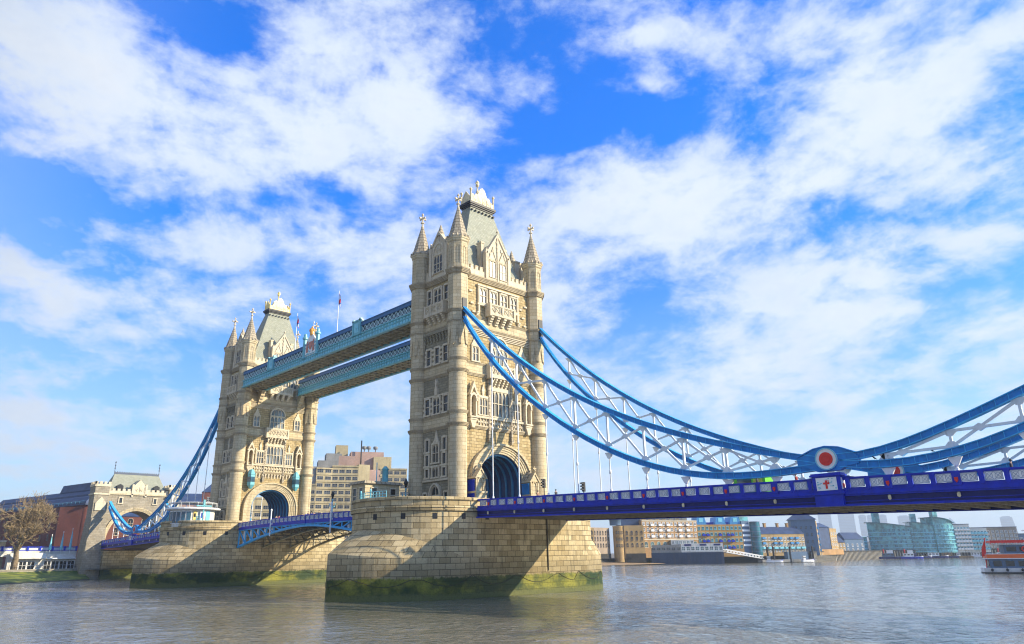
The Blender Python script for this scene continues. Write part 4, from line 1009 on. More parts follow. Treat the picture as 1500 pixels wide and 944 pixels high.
co = np.vstack([co, corner]); i0 = (np.arange(ny-1)[:, None]*nx+np.arange(nx-1)[None]).reshape(-1)
quads = np.vstack([np.stack([i0, i0+1, i0+nx+1, i0+nx], -1), [[nx*ny, nx*ny+1, nx*ny+2, nx*ny+3]]]).astype(np.int32)
me.vertices.add(len(co)); me.vertices.foreach_set('co', co.ravel()); me.loops.add(quads.size); me.loops.foreach_set('vertex_index', quads.ravel())
me.polygons.add(len(quads)); me.polygons.foreach_set('loop_start', np.arange(0, quads.size, 4, dtype=np.int32)); me.update(calc_edges=True)
me.polygons.foreach_set('use_smooth', [True]*len(quads)); me.materials.append(MAT['water'])
river = bpy.data.objects.new('river', me); COL.objects.link(river); river['kind'] = 'structure'
MAT['ground'] = plain('ground', (.17, .15, .12), .9, .3, .05)
shore = [(-FAR, 178), (-14, 178), (-14, 171), (30, 171), (60, 172), (120, 164), (212, 166), (232, 163), (262, 154), (276, 141), (300, 126), (326, 117), (352, 104), (398, 110), (470, 108), (514, 73), (534, 36), (556, -20), (640, -240), (1400, -1300), (4200, -3800)]
land = sheet('ground', shore+[(FAR-20, -3800), (FAR-20, FAR-20), (-FAR, FAR-20)], 3.0, 'ground')
# mossy foreshore below the left quay
def moss_mat():
    m, g = new_mat('mossy_foreshore'); p = pos(g); z = g('ShaderNodeSeparateXYZ', {0: p}).outputs[2]
    c = g.mix(g.ramp(g.noise(p, .35, 6, .65), .38, .64), (.05, .10, .008), (.24, .27, .03))
    c = g.mix(g.ramp(g.noise(g.v('MULTIPLY', p, (.25, 1, 2)), .7, 5), .5, .75), c, (.11, .09, .05))
    c = g.mix(g.ramp(z, .45, .1), c, (.035, .035, .018))
    out(g, g('ShaderNodeBsdfPrincipled', {'Base Color': c, 'Roughness': .8})); return m
MAT['moss'] = moss_mat()
b = MB(); xs = np.linspace(-420, -13.5, 70)
rows = []
for k, (f_, z) in enumerate(((0, 2.7), (.12, 2.1), (.45, 1.2), (.8, .5), (1., -.25))):
    rows.append([(x, 177.5-(8+38*min(1, max(0, (-12-x)/40)))*f_+rnd.uniform(-.5, .5)*(k > 0), z+rnd.uniform(-.08, .08)*(k > 0)) for x in xs])
n = len(xs); b.add([p for r_ in rows for p in r_], [(i*n+j, i*n+j+1, (i+1)*n+j+1, (i+1)*n+j) for i in range(4) for j in range(n-1)], None, True)
b.build('foreshore', 'moss')['kind'] = 'structure'
MAT['sand'] = plain('river_sand', (.30, .21, .12), .95, .2, .3)
b = MB(); b.add([(205, 166, 1.2), (222, 163.5, 1.3), (240, 161, .9), (262, 152.5, .35), (270, 146, .1), (262, 146, -.15), (240, 147, -.15), (220, 150, -.15), (203, 156, -.15)], [tuple(range(9))]); b.build('beach', 'sand')['kind'] = 'structure'
MAT['quay'] = stone('quay_stone', (.36, .33, .27), (.43, .40, .33), (.2, .18, .15), 2.4, .8, .03, .5, scol=(.05, .07, .03), big=.4)
def single(name, label, cat, b, mat, group=None):
    o = b.build(name, mat); o['label'] = label; o['category'] = cat
    if group: o['group'] = group
    return o
b = MB(); b.box(-420, -13.6, 177.6, 178.6, -.5, 3.05); b.box(-420, -13.6, 177.4, 178.8, 3.05, 3.4)
single('quay_wall', 'pale low quay wall above the mossy foreshore at the far left', 'wall', b, 'quay')

# ------------------------------------------------------------------ buildings on the banks
def brick(name, col, v=.18, rough=.85):
    m, g = new_mat(name); p = pos(g)
    a = g.noise(p, .12, 4, .6); b_ = g.noise(p, 1.6, 5, .65); d = g.noise(g.v('MULTIPLY', p, (1, 1, .1)), .5, 4)
    c = g.mix(g.ramp(a, .3, .7), c4([x*(1-v) for x in col]), c4([x*(1+v) for x in col]))
    c = g.mix(g.m('MULTIPLY', g.ramp(b_, .35, .7), .4), c, c4([x*.62 for x in col]))
    c = g.mix(g.m('MULTIPLY', g.ramp(d, .5, .75), .35), c, (.08, .07, .06))
    out(g, g('ShaderNodeBsdfPrincipled', {'Base Color': c, 'Roughness': rough, 'Specular IOR Level': .2})); return m
MAT.update(redbrick=brick('red_brick', (.18, .068, .05)), brownbrick=brick('brown_brick', (.40, .235, .095)), orange=brick('orange_brick', (.45, .27, .09)), tan=brick('tan_brick', (.42, .29, .13)),
 buff=brick('buff_brick', (.46, .34, .18)), greybrick=brick('grey_brown_brick', (.33, .26, .19)), concrete=brick('beige_concrete', (.44, .37, .22)), concgrey=brick('grey_concrete', (.25, .25, .24)), pink=brick('pink_concrete', (.42, .29, .24)),
 render=brick('pale_render', (.68, .66, .6), .06), navywall=brick('navy_piling', (.03, .05, .10), .2, .7), steelblue=brick('steel_blue_cladding', (.10, .17, .27), .1, .5), slateblue=plain('blue_slate', (.035, .06, .13), .5, .25, .3), cyan=paint('bright_blue_cladding', (.04, .25, .55)), teal=glass('teal_glass', (.11, .34, .36), .15, .4), tealdk=glass('dark_teal_glass', (.02, .12, .16), .12, .4),
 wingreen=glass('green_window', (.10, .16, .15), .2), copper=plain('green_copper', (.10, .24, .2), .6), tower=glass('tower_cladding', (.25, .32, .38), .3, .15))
def wall_axes(p0, p1):
    U = np.array((p1[0]-p0[0], p1[1]-p0[1], 0.)); L = np.linalg.norm(U); U /= L; return U, L, math.atan2(U[1], U[0])
def win_proto(w, h, pane, frame, arch=False, fr=.14, bars=1):
    b = MB(); 
    b.fbox(-w/2-fr, -w/2, -fr, h+fr*(0 if arch else 1), -.02, .1); b.fbox(w/2, w/2+fr, -fr, h+fr*(0 if arch else 1), -.02, .1); b.fbox(-w/2-fr*1.4, w/2+fr*1.4, -fr*1.6, 0, -.02, .22)
    if arch: arch_ring(b, w/2+fr, h+w/2+fr, w/2, h+w/2, h, -.02, .1, None, 8)
    else: b.fbox(-w/2, w/2, h, h+fr, -.02, .1)
    for i in range(1, bars+1): b.fbox(-w/2+w*i/(bars+1)-.05, -w/2+w*i/(bars+1)+.05, 0, h, -.02, .08)
    b.fbox(-w/2, w/2, h*.5-.05, h*.5+.05, -.02, .08)
    o = b.build('window', frame); g = MB()
    if arch: g.poly([(-w/2, 0), (w/2, 0)]+arch_pts(w/2, h, h+w/2, 8), -.02, .04)
    else: g.fbox(-w/2, w/2, 0, h, -.02, .04)
    g.build('pane', pane, o); o['_new'] = 1; return o
def place(proto, root, loc, rz, sx_=1.):
    if proto.get('_new'):
        del proto['_new']; bb = BASE[root.name]; proto.parent = root; proto.location = (loc[0]-bb[0], loc[1]-bb[1], loc[2]-bb[2]); proto.rotation_euler = (0, 0, rz); return proto
    c = inst(proto, loc, root, rz)
    for ch in proto.children: q = ch.copy(); COL.objects.link(q); q.parent = c
    return c
def balcony_proto(w, d, mat):
    b = MB(); b.fbox(-w/2, w/2, -.1, .06, 0, d); b.fbox(-w/2, w/2, .95, 1.05, d-.06, d); b.fbox(-w/2, w/2, .1, .95, d-.05, d-.02)
    for s in (-1, 1): b.fbox(s*w/2-.04, s*w/2+.04, 0, 1.05, 0, d)
    o = b.build('balcony', mat); o['_new'] = 1; return o
def block(root, p0, p1, z0, z1, depth, mat, name='wall'):
    U, L, rz = wall_axes(p0, p1); b = MB((p0[0], p0[1], 0), U); b.fbox(0, L, z0, z1, -depth, 0); return b.build(name, mat, root)
def grid(root, p0, p1, proto, a_list, z_list, off=.0):
    U, L, rz = wall_axes(p0, p1); N = np.cross(U, (0, 0, 1))
    for z in z_list:
        for a in a_list:
            q = np.array((p0[0], p0[1], 0))+U*a*L+N*off; place(proto, root, (q[0], q[1], z), rz)
def hip(root, p0, p1, depth, z0, z1, mat, inset=.3, over=.3, name='roof'):
    U, L, rz = wall_axes(p0, p1); b = MB((p0[0], p0[1], 0), U)
    i = min(inset*depth, L/2-.1); r0 = [b.P(-over, z0, over), b.P(L+over, z0, over), b.P(L+over, z0, -depth-over), b.P(-over, z0, -depth-over)]
    r1 = [b.P(i, z1, -depth/2+.3), b.P(L-i, z1, -depth/2+.3), b.P(L-i, z1, -depth/2-.3), b.P(i, z1, -depth/2-.3)]
    b.loft([[tuple(p) for p in r0], [tuple(p) for p in r1]], wrapuv=False); return b.build(name, mat, root)
def lin(n, m=.5): return [(i+m)/(n-1+2*m) for i in range(n)]
rng_ = random.Random(3)

# --- red brick block, far left
t = thing('brick_building', 'long red brick building with dark curved roofs behind the bare tree', 'building', (-12, 270, 3))
pA, pB, pC = (-24, 323), (-4.6, 228), (6.5, 240)
block(t, pA, pB, 3, 26.4, 14, 'redbrick'); block(t, (-3.2, 226.6), (8, 241), 3, 25.6, 10, 'redbrick', 'wall')
b = MB(); b.lathe(-1.6, 229.5, [(3.4, 3), (3.4, 26.2)], 20); b.build('corner_turret', 'redbrick', t)
w = win_proto(1.5, 2.0, 'pane', 'redbrick', True)
grid(t, pA, pB, w, lin(14, .6), (9, 13.4, 17.8, 22.0)); grid(t, (-3.2, 226.6), (8, 241), w, (.45, .75), (9, 13.4, 17.8, 21.6))
U, L, rz = wall_axes(pA, pB); b = MB((pA[0], pA[1], 0), U)
b.fbox(0, L+3, 26.4, 27.0, -14, .3); b.loft([[tuple(b.P(a, z, d)) for d, z in ((-.8, 27), (-.8, 27.8), (-2.4, 29.8), (-5, 30.6), (-12, 30.6), (-12, 27))] for a in (0, L+1)], wrapuv=False)
b.loft([[tuple(b.P(a, z, d)) for d, z in ((-4.6, 30.4), (-4.6, 31.2), (-6.5, 33.2), (-12, 33.4), (-12, 30.4))] for a in (6, L-2)], wrapuv=False)
b.loft([[tuple(b.P(a, z, d)) for d, z in ((-6, 33), (-7, 36.2), (-12, 36.4), (-12, 33))] for a in (L-34, L-8)], wrapuv=False)
b.build('roof', 'slateblue', t)
b = MB((pA[0], pA[1], 0), U)
for i in range(28): b.fbox(i*L/28, i*L/28+.1, 27, 28.1, -.5, -.4)
b.fbox(0, L, 28.0, 28.1, -.5, -.4); b.fbox(0, L, 27.5, 27.56, -.5, -.4); b.build('roof_rail', 'skylt', t)
# --- buildings behind the abutment gate
t = thing('brick_building', 'dull red warehouse with arched windows, seen through the abutment archway', 'building', (24, 262, 3))
block(t, (4, 262), (64, 250), 3, 24, 14, 'redbrick'); grid(t, (4, 262), (64, 250), win_proto(2.0, 2.2, 'pane', 'trim', True), lin(11), (6, 11, 16.0, 20)); hip(t, (4, 262), (64, 250), 14, 24, 29, 'slateblue')
t = thing('brick_building', 'pinkish brown building with dark hipped roof just left of the farther tower', 'building', (60, 296, 3))
block(t, (44, 306), (88, 290), 3, 34, 14, 'pink'); grid(t, (44, 306), (88, 290), win_proto(1.5, 2.2, 'pane', 'render'), lin(10), (14, 19, 24, 29)); hip(t, (44, 306), (88, 290), 14, 34, 39, 'slateblue')
t = thing('brick_building', 'small dark red gabled house end touching the left edge of the farther tower', 'building', (63, 272, 3))
block(t, (60, 275), (70, 271), 3, 37.5, 9, 'redbrick'); hip(t, (60, 275), (70, 271), 9, 37.5, 42.5, 'slateblue', .5); grid(t, (60, 275), (70, 271), win_proto(1.3, 2., 'pane', 'render'), (.3, .7), (28, 33))

# --- abutment gate
def make_gate():
    t = thing('abutment_gate', 'stone abutment gate with green slate roof and wide archway at the left', 'gatehouse', (-.5, 177, 0))
    y0, y1 = 177., 187.; hw = 10.2
    b = MB(); b.frame((0, y0, 0), (1, 0, 0))
    A = arch_pts(9.0, 10.5, 21.8, 22); 
    for i in range(22): b.poly([A[i], A[i+1], (A[i+1][0], 27.3), (A[i][0], 27.3)], -10, 0)
    for s in (-1, 1): b.fbox(min(s*9, s*hw), max(s*9, s*hw), 0, 27.3, -10, 0)
    b.fbox(-9, 9, 0, 9.2, -10, -.2)
    b.build('wall', 'gatewall', t)
    b = MB(); b.frame((0, y0, 0), (1, 0, 0))
    for k in range(4): arch_ring(b, 9.9-.3*k, 22.8-.28*k, 9.6-.3*k, 22.52-.28*k, 10.5, -.05, .5-.11*k, 9.5)
    b.fbox(-hw, hw, 26.9, 27.3, 0, .4); b.build('arch_surround', 'ashlar', t)
    b = MB(); b.frame((0, y0, 0), (1, 0, 0)); k = -hw
    b.fbox(-hw, hw, 27.3, 28.2, -.5, .15)
    while k < hw: b.fbox(k, k+.9, 28.2, 28.9, -.5, .15); k += 1.6
    b.build('parapet', 'trim', t)
    for s in (-1, 1):
        x = s*12.0; b = MB(); b.box(x-2.2, x+2.2, y0-1.2, y0+4.6, 0, 29.5)
        b.loft([[(x+q*dx, y0+yy, z) for q, yy in ((-1, -2.4), (1, -2.4), (1, 5), (-1, 5))] for dx, z in ((3.4, -1), (3.3, 5), (2.7, 12), (2.25, 19))], wrapuv=True) if True else None
        b.build('tower', 'gatewall', t)
        b = MB(); b.box(x-2.5, x+2.5, y0-1.5, y0+4.9, 26.6, 27.1); b.box(x-2.45, x+2.45, y0-1.45, y0+4.85, 29.3, 30.1)
        for q in range(4): b.box(x-2.45+q*1.35, x-2.45+q*1.35+.8, y0-1.45, y0-1.0, 30.1, 30.9); b.box(x-2.45, x-2.0, y0-1.45+q*1.6, y0-1.45+q*1.6+.9, 30.1, 30.9)
        b.frame((x, y0-1.2, 0), (1, 0, 0)); b.poly([(-1.6, 21.5), (1.6, 21.5), (1.6, 24), (0, 26), (-1.6, 24)], 0, .35); b.build('battlement', 'trim', t)
    b = MB(); b.loft([[(-9.8, y0+.8, 27.6), (9.8, y0+.8, 27.6), (9.8, y1, 27.6), (-9.8, y1, 27.6)], [(-7.4, y0+4.7, 34.2), (7.4, y0+4.7, 34.2), (7.4, y0+5.3, 34.2), (-7.4, y0+5.3, 34.2)]], wrapuv=False)
    ro = b.build('roof', 'slate', t)
    b = MB(); b.box(-7.5, 7.5, y0+4.9, y0+5.1, 34.2, 34.9)
    for i in range(20): b.box(-7.4+i*.77, -7.1+i*.77, y0+4.9, y0+5.1, 34.9, 35.15)
    for s in (-1, 1):
        b.tube([(s*7.4, y0+5, 34.4), (s*7.4, y0+5, 38.6)], .1, 6)
        for z in (36.2, 37.2, 38.2): b.lathe(s*7.4, y0+5, [(.03, z-.3), (.3, z), (.03, z+.3)], 6)
    b.build('ridge_crest', 'lead', ro)
    b = MB((0, y0, 0), (1, 0, 0)); b.poly([(-2.1, 27.2), (2.1, 27.2), (2.1, 29.8), (0, 32.2), (-2.1, 29.8)], -3.5, .25)
    for s in (-1, 1): b.fbox(s*2.2-.3, s*2.2+.3, 26.4, 30.6, -.4, .4)
    carved(b, -1.6, 1.6, 28, 29.6, .4, 2); go = b.build('gable', 'trim', t)
    for x in (-6, 6): b = MB((x, y0, 0), (1, 0, 0)); b.poly([(-1, 28.3), (1, 28.3), (1, 30), (0, 30.6), (-1, 30)], -3.5, -.9); b.fbox(-.6, .6, 28.6, 29.9, -.9, -.85); b.build('dormer', 'dark', ro)
    for x in (-5.6, 5.6): window(t, (0, y0, 0), (1, 0, 0), x, 24.2, 25.9, .9, 1, False, 0, .3, .25)
    b = MB(); b.box(-9.6, 9.6, y0-4, y0, -1, 8.6); b.frame((0, y0-4, 0), (1, 0, 0)); b.fbox(-9.9, 9.9, 8.2, 8.7, -4, .4); b.build('abutment', 'pier', t)
    b = MB((5.6, y0-4, 0), (1, 0, 0)); b.poly([(-1.7, .4), (1.7, .4)]+arch_pts(1.7, 4.6, 7.0, 10), 0, .03); b.build('underpass_shade', 'dark', t)  # flat dark sheet painted in place of the shade under an arch
    return t
make_gate()
# --- approach: blue railing, low quay buildings
t = thing('approach_parapet', 'blue railed approach wall running left from the abutment gate', 'parapet', (-24, 186, 3))
b = MB(); b.box(-60, -14.2, 186, 187, 8.3, 9.1); b.box(-60, -14.2, 186.1, 186.9, 7.2, 8.3); 
b.build('wall', 'render', t); b = MB(); b.box(-60, -14.2, 185.9, 187.1, 10.0, 10.25); b.box(-60, -14.2, 185.9, 187.1, 9.0, 9.2)
for i in range(14): b.box(-60+i*3.5-.25, -60+i*3.5+.25, 185.8, 187.2, 8.9, 10.4)
b.build('rail', 'royal', t); b = MB(); b.box(-60, -14.2, 186.3, 186.6, 9.2, 10.0); b.build('rail_panel', 'white', t)
t = thing('quay_building', 'low white glazed building along the quay, right of the bare tree', 'building', (-24, 184, 3))
block(t, (-34, 183), (-14.8, 184), 3, 8.0, 2.6, 'render'); b = MB((-34, 183, 0), wall_axes((-34, 183), (-14.8, 184))[0])
b.loft([[tuple(b.P(a, z, d)) for d, z in ((.0, 8.3), (1.9, 6.7), (1.9, 6.5), (0, 7.9))] for a in (.3, 10.2)], wrapuv=False); b.build('awning', 'render', t)
b = MB((-34, 183, 0), wall_axes((-34, 183), (-14.8, 184))[0]); b.fbox(10.5, 19, 6.4, 6.7, 0, 1.6); b.build('canopy', 'white', t)
grid(t, (-34, 183), (-14.8, 184), win_proto(1.9, 2.4, 'pane', 'white'), (.1, .22, .34, .58, .70, .82, .94), (3.3,))
t = thing('stone_building', 'plain beige stone block cut by the left edge of the picture', 'building', (-45, 190, 3))
block(t, (-52, 190), (-34.5, 188), 3, 11.8, 4, 'concrete'); block(t, (-52.2, 189.8), (-34.3, 187.8), 11.8, 12.2, 4.4, 'render', 'cornice'); block(t, (-52, 187.6), (-36, 186.0), 3, 7.2, 2, 'steelblue', 'glazed_front')
t = thing('quay_railing', 'thin dark railing along the top of the left quay', 'railing', (-60, 178, 3.4))
b = MB()
for i in range(60): b.box(-74+i*1.02-.03, -74+i*1.02+.03, 178.05, 178.12, 3.4, 4.5)
b.box(-74, -14, 178.05, 178.12, 4.45, 4.52); b.box(-74, -14, 178.05, 178.12, 3.9, 3.95); b.build('rail', 'dark', t)
for i, (x, h, lab) in enumerate(((-31.2, 4.2, 'closed pale blue parasol nearest the bare tree trunk'), (-22.6, 4.2, 'closed pale blue parasol, third from the abutment gate'), (-19.4, 5.2, 'tall closed blue parasol, middle one of the three by the gate'), (-16.8, 6.2, 'tallest closed blue parasol, nearest the abutment gate'))):
    t = thing('parasol', lab, 'parasol', (x, 184.5, 7.6), 'closed blue parasols on the approach')
    b = MB(); b.lathe(x, 184.5, [(.36, 9.2), (.45, 9.5), (.26, 9.2+h*.6), (.06, 9.2+h)], 8, 0, False); b.build('canopy', 'skylt', t); b = MB(); b.tube([(x, 184.5, 8.0), (x, 184.5, 9.6+h)], .07, 6); b.lathe(x, 184.5, [(.02, 9.4+h), (.2, 9.6+h), (.02, 9.9+h)], 6); b.build('pole', 'white', t)

# --- stepped hotel between the towers
def make_hotel():
    t = thing('hotel', 'stepped beige concrete hotel with ribbon windows and pink top, between the towers', 'building', (90, 195, 3))
    def wing(p0, p1, z1, depth, rows, cols, mat='concrete', wm='pane', wz=3.1, first=7.6, wide=.68):
        block(t, p0, p1, 3, z1, depth, mat)
        U, L, rz = wall_axes(p0, p1); w = win_proto(L/cols*wide, 1.25, wm, 'concgrey', False, .1, 2)
        zs = [first+wz*i for i in range(rows) if first+wz*i < z1-1.8]
        grid(t, p0, p1, w, lin(cols), zs)
        b = MB((p0[0], p0[1], 0), U)
        for z in zs: b.fbox(-.02, L+.02, z-1.1, z-.25, 0, .32)
        b.fbox(-.1, L+.1, z1-.5, z1+.1, -depth-.1, .4); b.build('spandrel', mat, t)
    wing((44, 212.5), (66, 204), 30.5, 14, 8, 7, first=7.2)
    wing((66, 205), (79, 196), 36.4, 12, 10, 4)
    block(t, (75.8, 199), (80.5, 196.5), 36, 44.2, 8, 'concgrey', 'lift_block')
    wing((79, 196.6), (85.8, 194.6), 43.6, 12, 12, 2)
    wing((85.8, 194.6), (96, 189), 44.8, 14, 12, 4)
    block(t, (96, 189), (101, 187.6), 3, 45.5, 12, 'concrete', 'end_wall')
    block(t, (101, 189), (106.3, 187), 3, 43.5, 12, 'pink', 'stair_wall')
    wing((106.3, 187), (117, 181), 44.2, 12, 12, 4); wing((117, 181.4), (122, 178), 37.6, 8, 10, 2)
    block(t, (82, 201), (90, 197), 43, 47.5, 10, 'concgrey', 'upper_storey'); block(t, (86, 201), (92.5, 198), 46, 51.0, 8, 'concgrey', 'upper_storey')
    block(t, (90.5, 199), (97.5, 195), 43, 50, 9, 'pink', 'upper_storey'); block(t, (96.5, 197), (110, 190), 43, 52.2, 10, 'pink', 'upper_storey'); block(t, (92, 203), (97, 200.5), 50, 55.5, 6, 'concrete', 'upper_storey')
    block(t, (104.8, 190.5), (112, 186.5), 43, 49.8, 10, 'concrete', 'upper_storey')
    b = MB(); b.tube([(99.8, 193.5, 45), (99.8, 193.5, 57.2)], .3, 6); b.tube([(105.5, 196, 52), (105.5, 196, 55.6)], .1, 5); b.tube([(79, 200, 44), (79, 200, 47)], .08, 5); b.build('mast', 'dark', t)
    for i, (x, y) in enumerate(((102.4, 195), (104.2, 194), (107, 192.6))):
        b = MB(); b.lathe(x, y, [(.25, 52), (.25, 53.4), (1.0, 53.6), (1.1, 54.8), (.3, 55.0)], 10); b.build('roof_dish', 'concgrey', t)
make_hotel()

# --- riverside buildings beyond the bridge, right
GR = 'riverside buildings beyond the bridge'
t = thing('warehouse', 'tan brick warehouse with rounded corner bay next to the pier edge', 'building', (238, 162, 3), GR)
for p0, p1, z1, mt in (((214, 168), (225.4, 160.6), 18.6, 'tan'), ((225.4, 163.0), (243.5, 164.6), 19.0, 'greybrick'), ((250, 159.4), (258.6, 152.4), 20.2, 'tan')):  # middle face turned from the sun: its shade is put into greyer brick
    block(t, p0, p1, 1.0, z1, 10, mt); L = wall_axes(p0, p1)[1]; n = max(2, int(L/2.4)); w = win_proto(1.15, 1.6, 'pane', mt, True, .12)
    grid(t, p0, p1, w, lin(n), (8.7, 12.1, 15.2)); 
    block(t, (p0[0], p0[1]-.3), (p1[0], p1[1]-.3), 1.0, 5.4, 1, 'timber', 'base_wall')
b = MB(); b.lathe(246.6, 161.2, [(2.7, 1), (2.7, 19.5), (2.85, 19.6), (2.85, 19.9)], 24); b.build('corner_bay', 'tan', t)
w = win_proto(.8, 1.6, 'pane', 'tan', False, .1)
for th in (200, 225, 250, 275, 300):
    for z in (8.7, 12.2, 15.6): place(w, t, (246.6+2.72*math.cos(R(th)), 161.2+2.72*math.sin(R(th)), z), R(th+90))
b = MB(); b.lathe(248.5, 164, [(3.2, 20.4), (3.2, 23.2), (3.5, 23.3), (3.5, 23.6)], 16); b.build('penthouse', 'steelblue', t)
block(t, (251, 163), (260, 156), 20.2, 24.6, 8, 'slateblue', 'roof')
t = thing('warehouse', 'brown brick warehouse with white windows and balconies, tallest beside the orange one', 'building', (275, 148, 3), GR)
p0, p1 = (258.6, 153.6), (292.2, 139.6); block(t, p0, p1, 3, 22.9, 14, 'brownbrick'); block(t, (p0[0], p0[1]-.2), (p1[0], p1[1]-.2), 22.3, 22.9, .4, 'trim', 'cornice'); block(t, (p0[0], p0[1]-.2), (p1[0], p1[1]-.2), 12.4, 13.0, .4, 'trim', 'string_course')
grid(t, p0, p1, win_proto(1.25, 1.6, 'pane', 'white'), lin(14), (14.0, 17.2, 20.2)); grid(t, p0, p1, win_proto(2.2, 1.8, 'wingreen', 'trim', True), lin(9), (8.6,))
grid(t, p0, p1, balcony_proto(1.9, .9, 'white'), [lin(14)[i] for i in (2, 4, 6, 9, 11)], (13.8, 17.0, 20.0))
block(t, (262, 157), (291, 145), 22.9, 26.2, 9, 'lead', 'roof'); grid(t, (262, 156.9), (291, 144.9), win_proto(2.2, 1.4, 'paneblue', 'tan'), lin(7), (23.6,))
t = thing('warehouse', 'orange brick warehouse with bright blue gabled roofs and blue balconies', 'building', (303, 132, 3), GR)
p0, p1 = (292.4, 139.8), (313.4, 123.4); block(t, p0, p1, 3, 20.6, 13, 'orange'); 
grid(t, p0, p1, win_proto(1.15, 1.5, 'pane', 'skylt'), [lin(11)[i] for i in (0, 1, 2, 3, 4, 5, 6, 7, 8, 9, 10)], (7.6, 11.2, 14.6, 17.8)); grid(t, p0, p1, balcony_proto(1.6, .9, 'royal'), [lin(11)[i] for i in (1, 2, 5, 7, 8)], (7.4, 11.0, 14.4))
for a in (.12, .55, .88):
    U, L, rz = wall_axes(p0, p1); b = MB((p0[0]+U[0]*a*L, p0[1]+U[1]*a*L, 0), U); b.loft([[tuple(b.P(q, z, d)) for q in (-3.2, 3.2)]+[tuple(b.P(2.2*1, z+4.2, d)), tuple(b.P(-2.2, z+4.2, d))] for d, z in ((-1, 20.6), (-10, 20.6))], wrapuv=False)
    g = b.build('blue_gable', 'cyan', t); q = MB((p0[0]+U[0]*a*L, p0[1]+U[1]*a*L, 0), U); q.fbox(-1.2, 1.2, 22, 24.2, -1.02, -.9); q.build('pane', 'skylt', g)
block(t, (293.5, 145), (314, 128), 20.6, 22.0, 8, 'royal', 'roof')
t = thing('stair_tower', 'slim white banded stair tower between orange and tan warehouses', 'building', (316, 122, 3), GR)
block(t, (313.8, 123.6), (318.6, 121.6), 3, 22.5, 8, 'steelblue')
for z in (8.5, 11.2, 13.9, 16.6, 19.4): block(t, (313.7, 123.2), (318.7, 121.2), z, z+1.1, 1.2, 'white', 'landing')
block(t, (314.6, 125), (320, 122.6), 22.5, 24.8, 5, 'teal', 'glass_top')
t = thing('stair_tower', 'dark teal round-cornered glass tower left of the tan balcony block', 'building', (320, 119, 3), GR)
b = MB(); b.lathe(320.6, 119.2, [(2.9, 3), (2.9, 22)], 16); b.build('shaft', 'tealdk', t); b = MB()
for z in np.arange(5.5, 22, 2.7): b.lathe(320.6, 119.2, [(2.98, z), (2.98, z+.35)], 16)
b.build('floor_band', 'steelblue', t)
t = thing('apartment_block', 'tan apartment block with pale blue balconies and slate roof', 'building', (340, 112, 3), GR)
p0, p1 = (323.5, 121.5), (354.6, 106.4); block(t, p0, p1, 3, 15.2, 11, 'tan'); hip(t, p0, p1, 11, 15.2, 19.4, 'slateblue', .1)
grid(t, p0, p1, win_proto(1.1, 1.7, 'pane', 'white'), lin(16), (5.2, 8.4, 11.6)); grid(t, p0, p1, balcony_proto(2.6, 1.1, 'skylt'), lin(9), (6.9,)); grid(t, p0, p1, balcony_proto(2.0, 1.0, 'cyan'), [lin(9)[i] for i in (1, 3, 4, 6, 7)], (9.6, 12.4))
for a in (.08, .34, .6, .8): U, L, rz = wall_axes(p0, p1); b = MB((p0[0]+U[0]*a*L, p0[1]+U[1]*a*L, 0), U); b.fbox(-.6, .6, 16, 21.2, -6.2, -4.8); b.fbox(-.75, .75, 21.2, 21.5, -6.35, -4.65); b.build('chimney', 'brownbrick', t)
t = thing('corner_tower', 'dark blue square tower with pyramid roof and tan right face, by the river', 'building', (360, 106, 3), GR)
block(t, (353.6, 113), (361.6, 101.6), 3, 23.4, 10, 'steelblue'); p0, p1 = (361.8, 101.5), (371, 105); block(t, p0, p1, 3, 22.6, 9, 'tan'); grid(t, p0, p1, win_proto(1.0, 1.5, 'pane', 'white'), (.2, .8), (5.4, 8.6, 11.8, 15, 18.2)); grid(t, p0, p1, balcony_proto(2.2, 1., 'cyan'), (.5,), (5.2, 8.4, 11.6, 14.8, 18.))
grid(t, (353.6, 113), (361.6, 101.6), win_proto(1.0, 1.5, 'pane', 'steelblue'), (.2, .4, .6, .8), (6, 10, 14, 18)); hip(t, (353.6, 113), (361.6, 101.6), 10, 23.4, 28.2, 'slateblue', .5, .9)
t = thing('apartment_block', 'dark recessed block with tan right end, right of the pyramid roofed tower', 'building', (394, 112, 3), GR)
block(t, (378, 110.5), (398, 109.5), 3, 19.5, 9, 'slateblue'); p0, p1 = (398, 109.2), (409, 109.6); block(t, p0, p1, 3, 19.0, 9, 'tan'); grid(t, p0, p1, win_proto(1.2, 1.6, 'pane', 'white'), (.2, .5, .8), (5, 8.4, 11.8, 15)); hip(t, (378, 110.5), (398, 109.5), 9, 19.5, 22.4, 'slateblue', .3, .6); block(t, (370, 104.2), (409, 106.8), 3, 6.2, 2, 'brownbrick', 'garden_wall')
for k, (p0, p1, z1, lab) in enumerate((((421, 118), (431, 114), 10.5, 'small pale gabled house, left of the dark gabled one'), ((432, 114.5), (448, 108), 12.5, 'low dark gabled house between tan block and teal glass buildings'))):
    t = thing('riverside_house', lab, 'house', (p0[0], p0[1], 3), GR); block(t, p0, p1, 3, z1, 9, 'tan' if k == 0 else 'steelblue'); hip(t, p0, p1, 9, z1, z1+4.5, 'slateblue', .1); grid(t, p0, p1, win_proto(1.0, 1.5, 'pane', 'white'), lin(4), (5, 8))
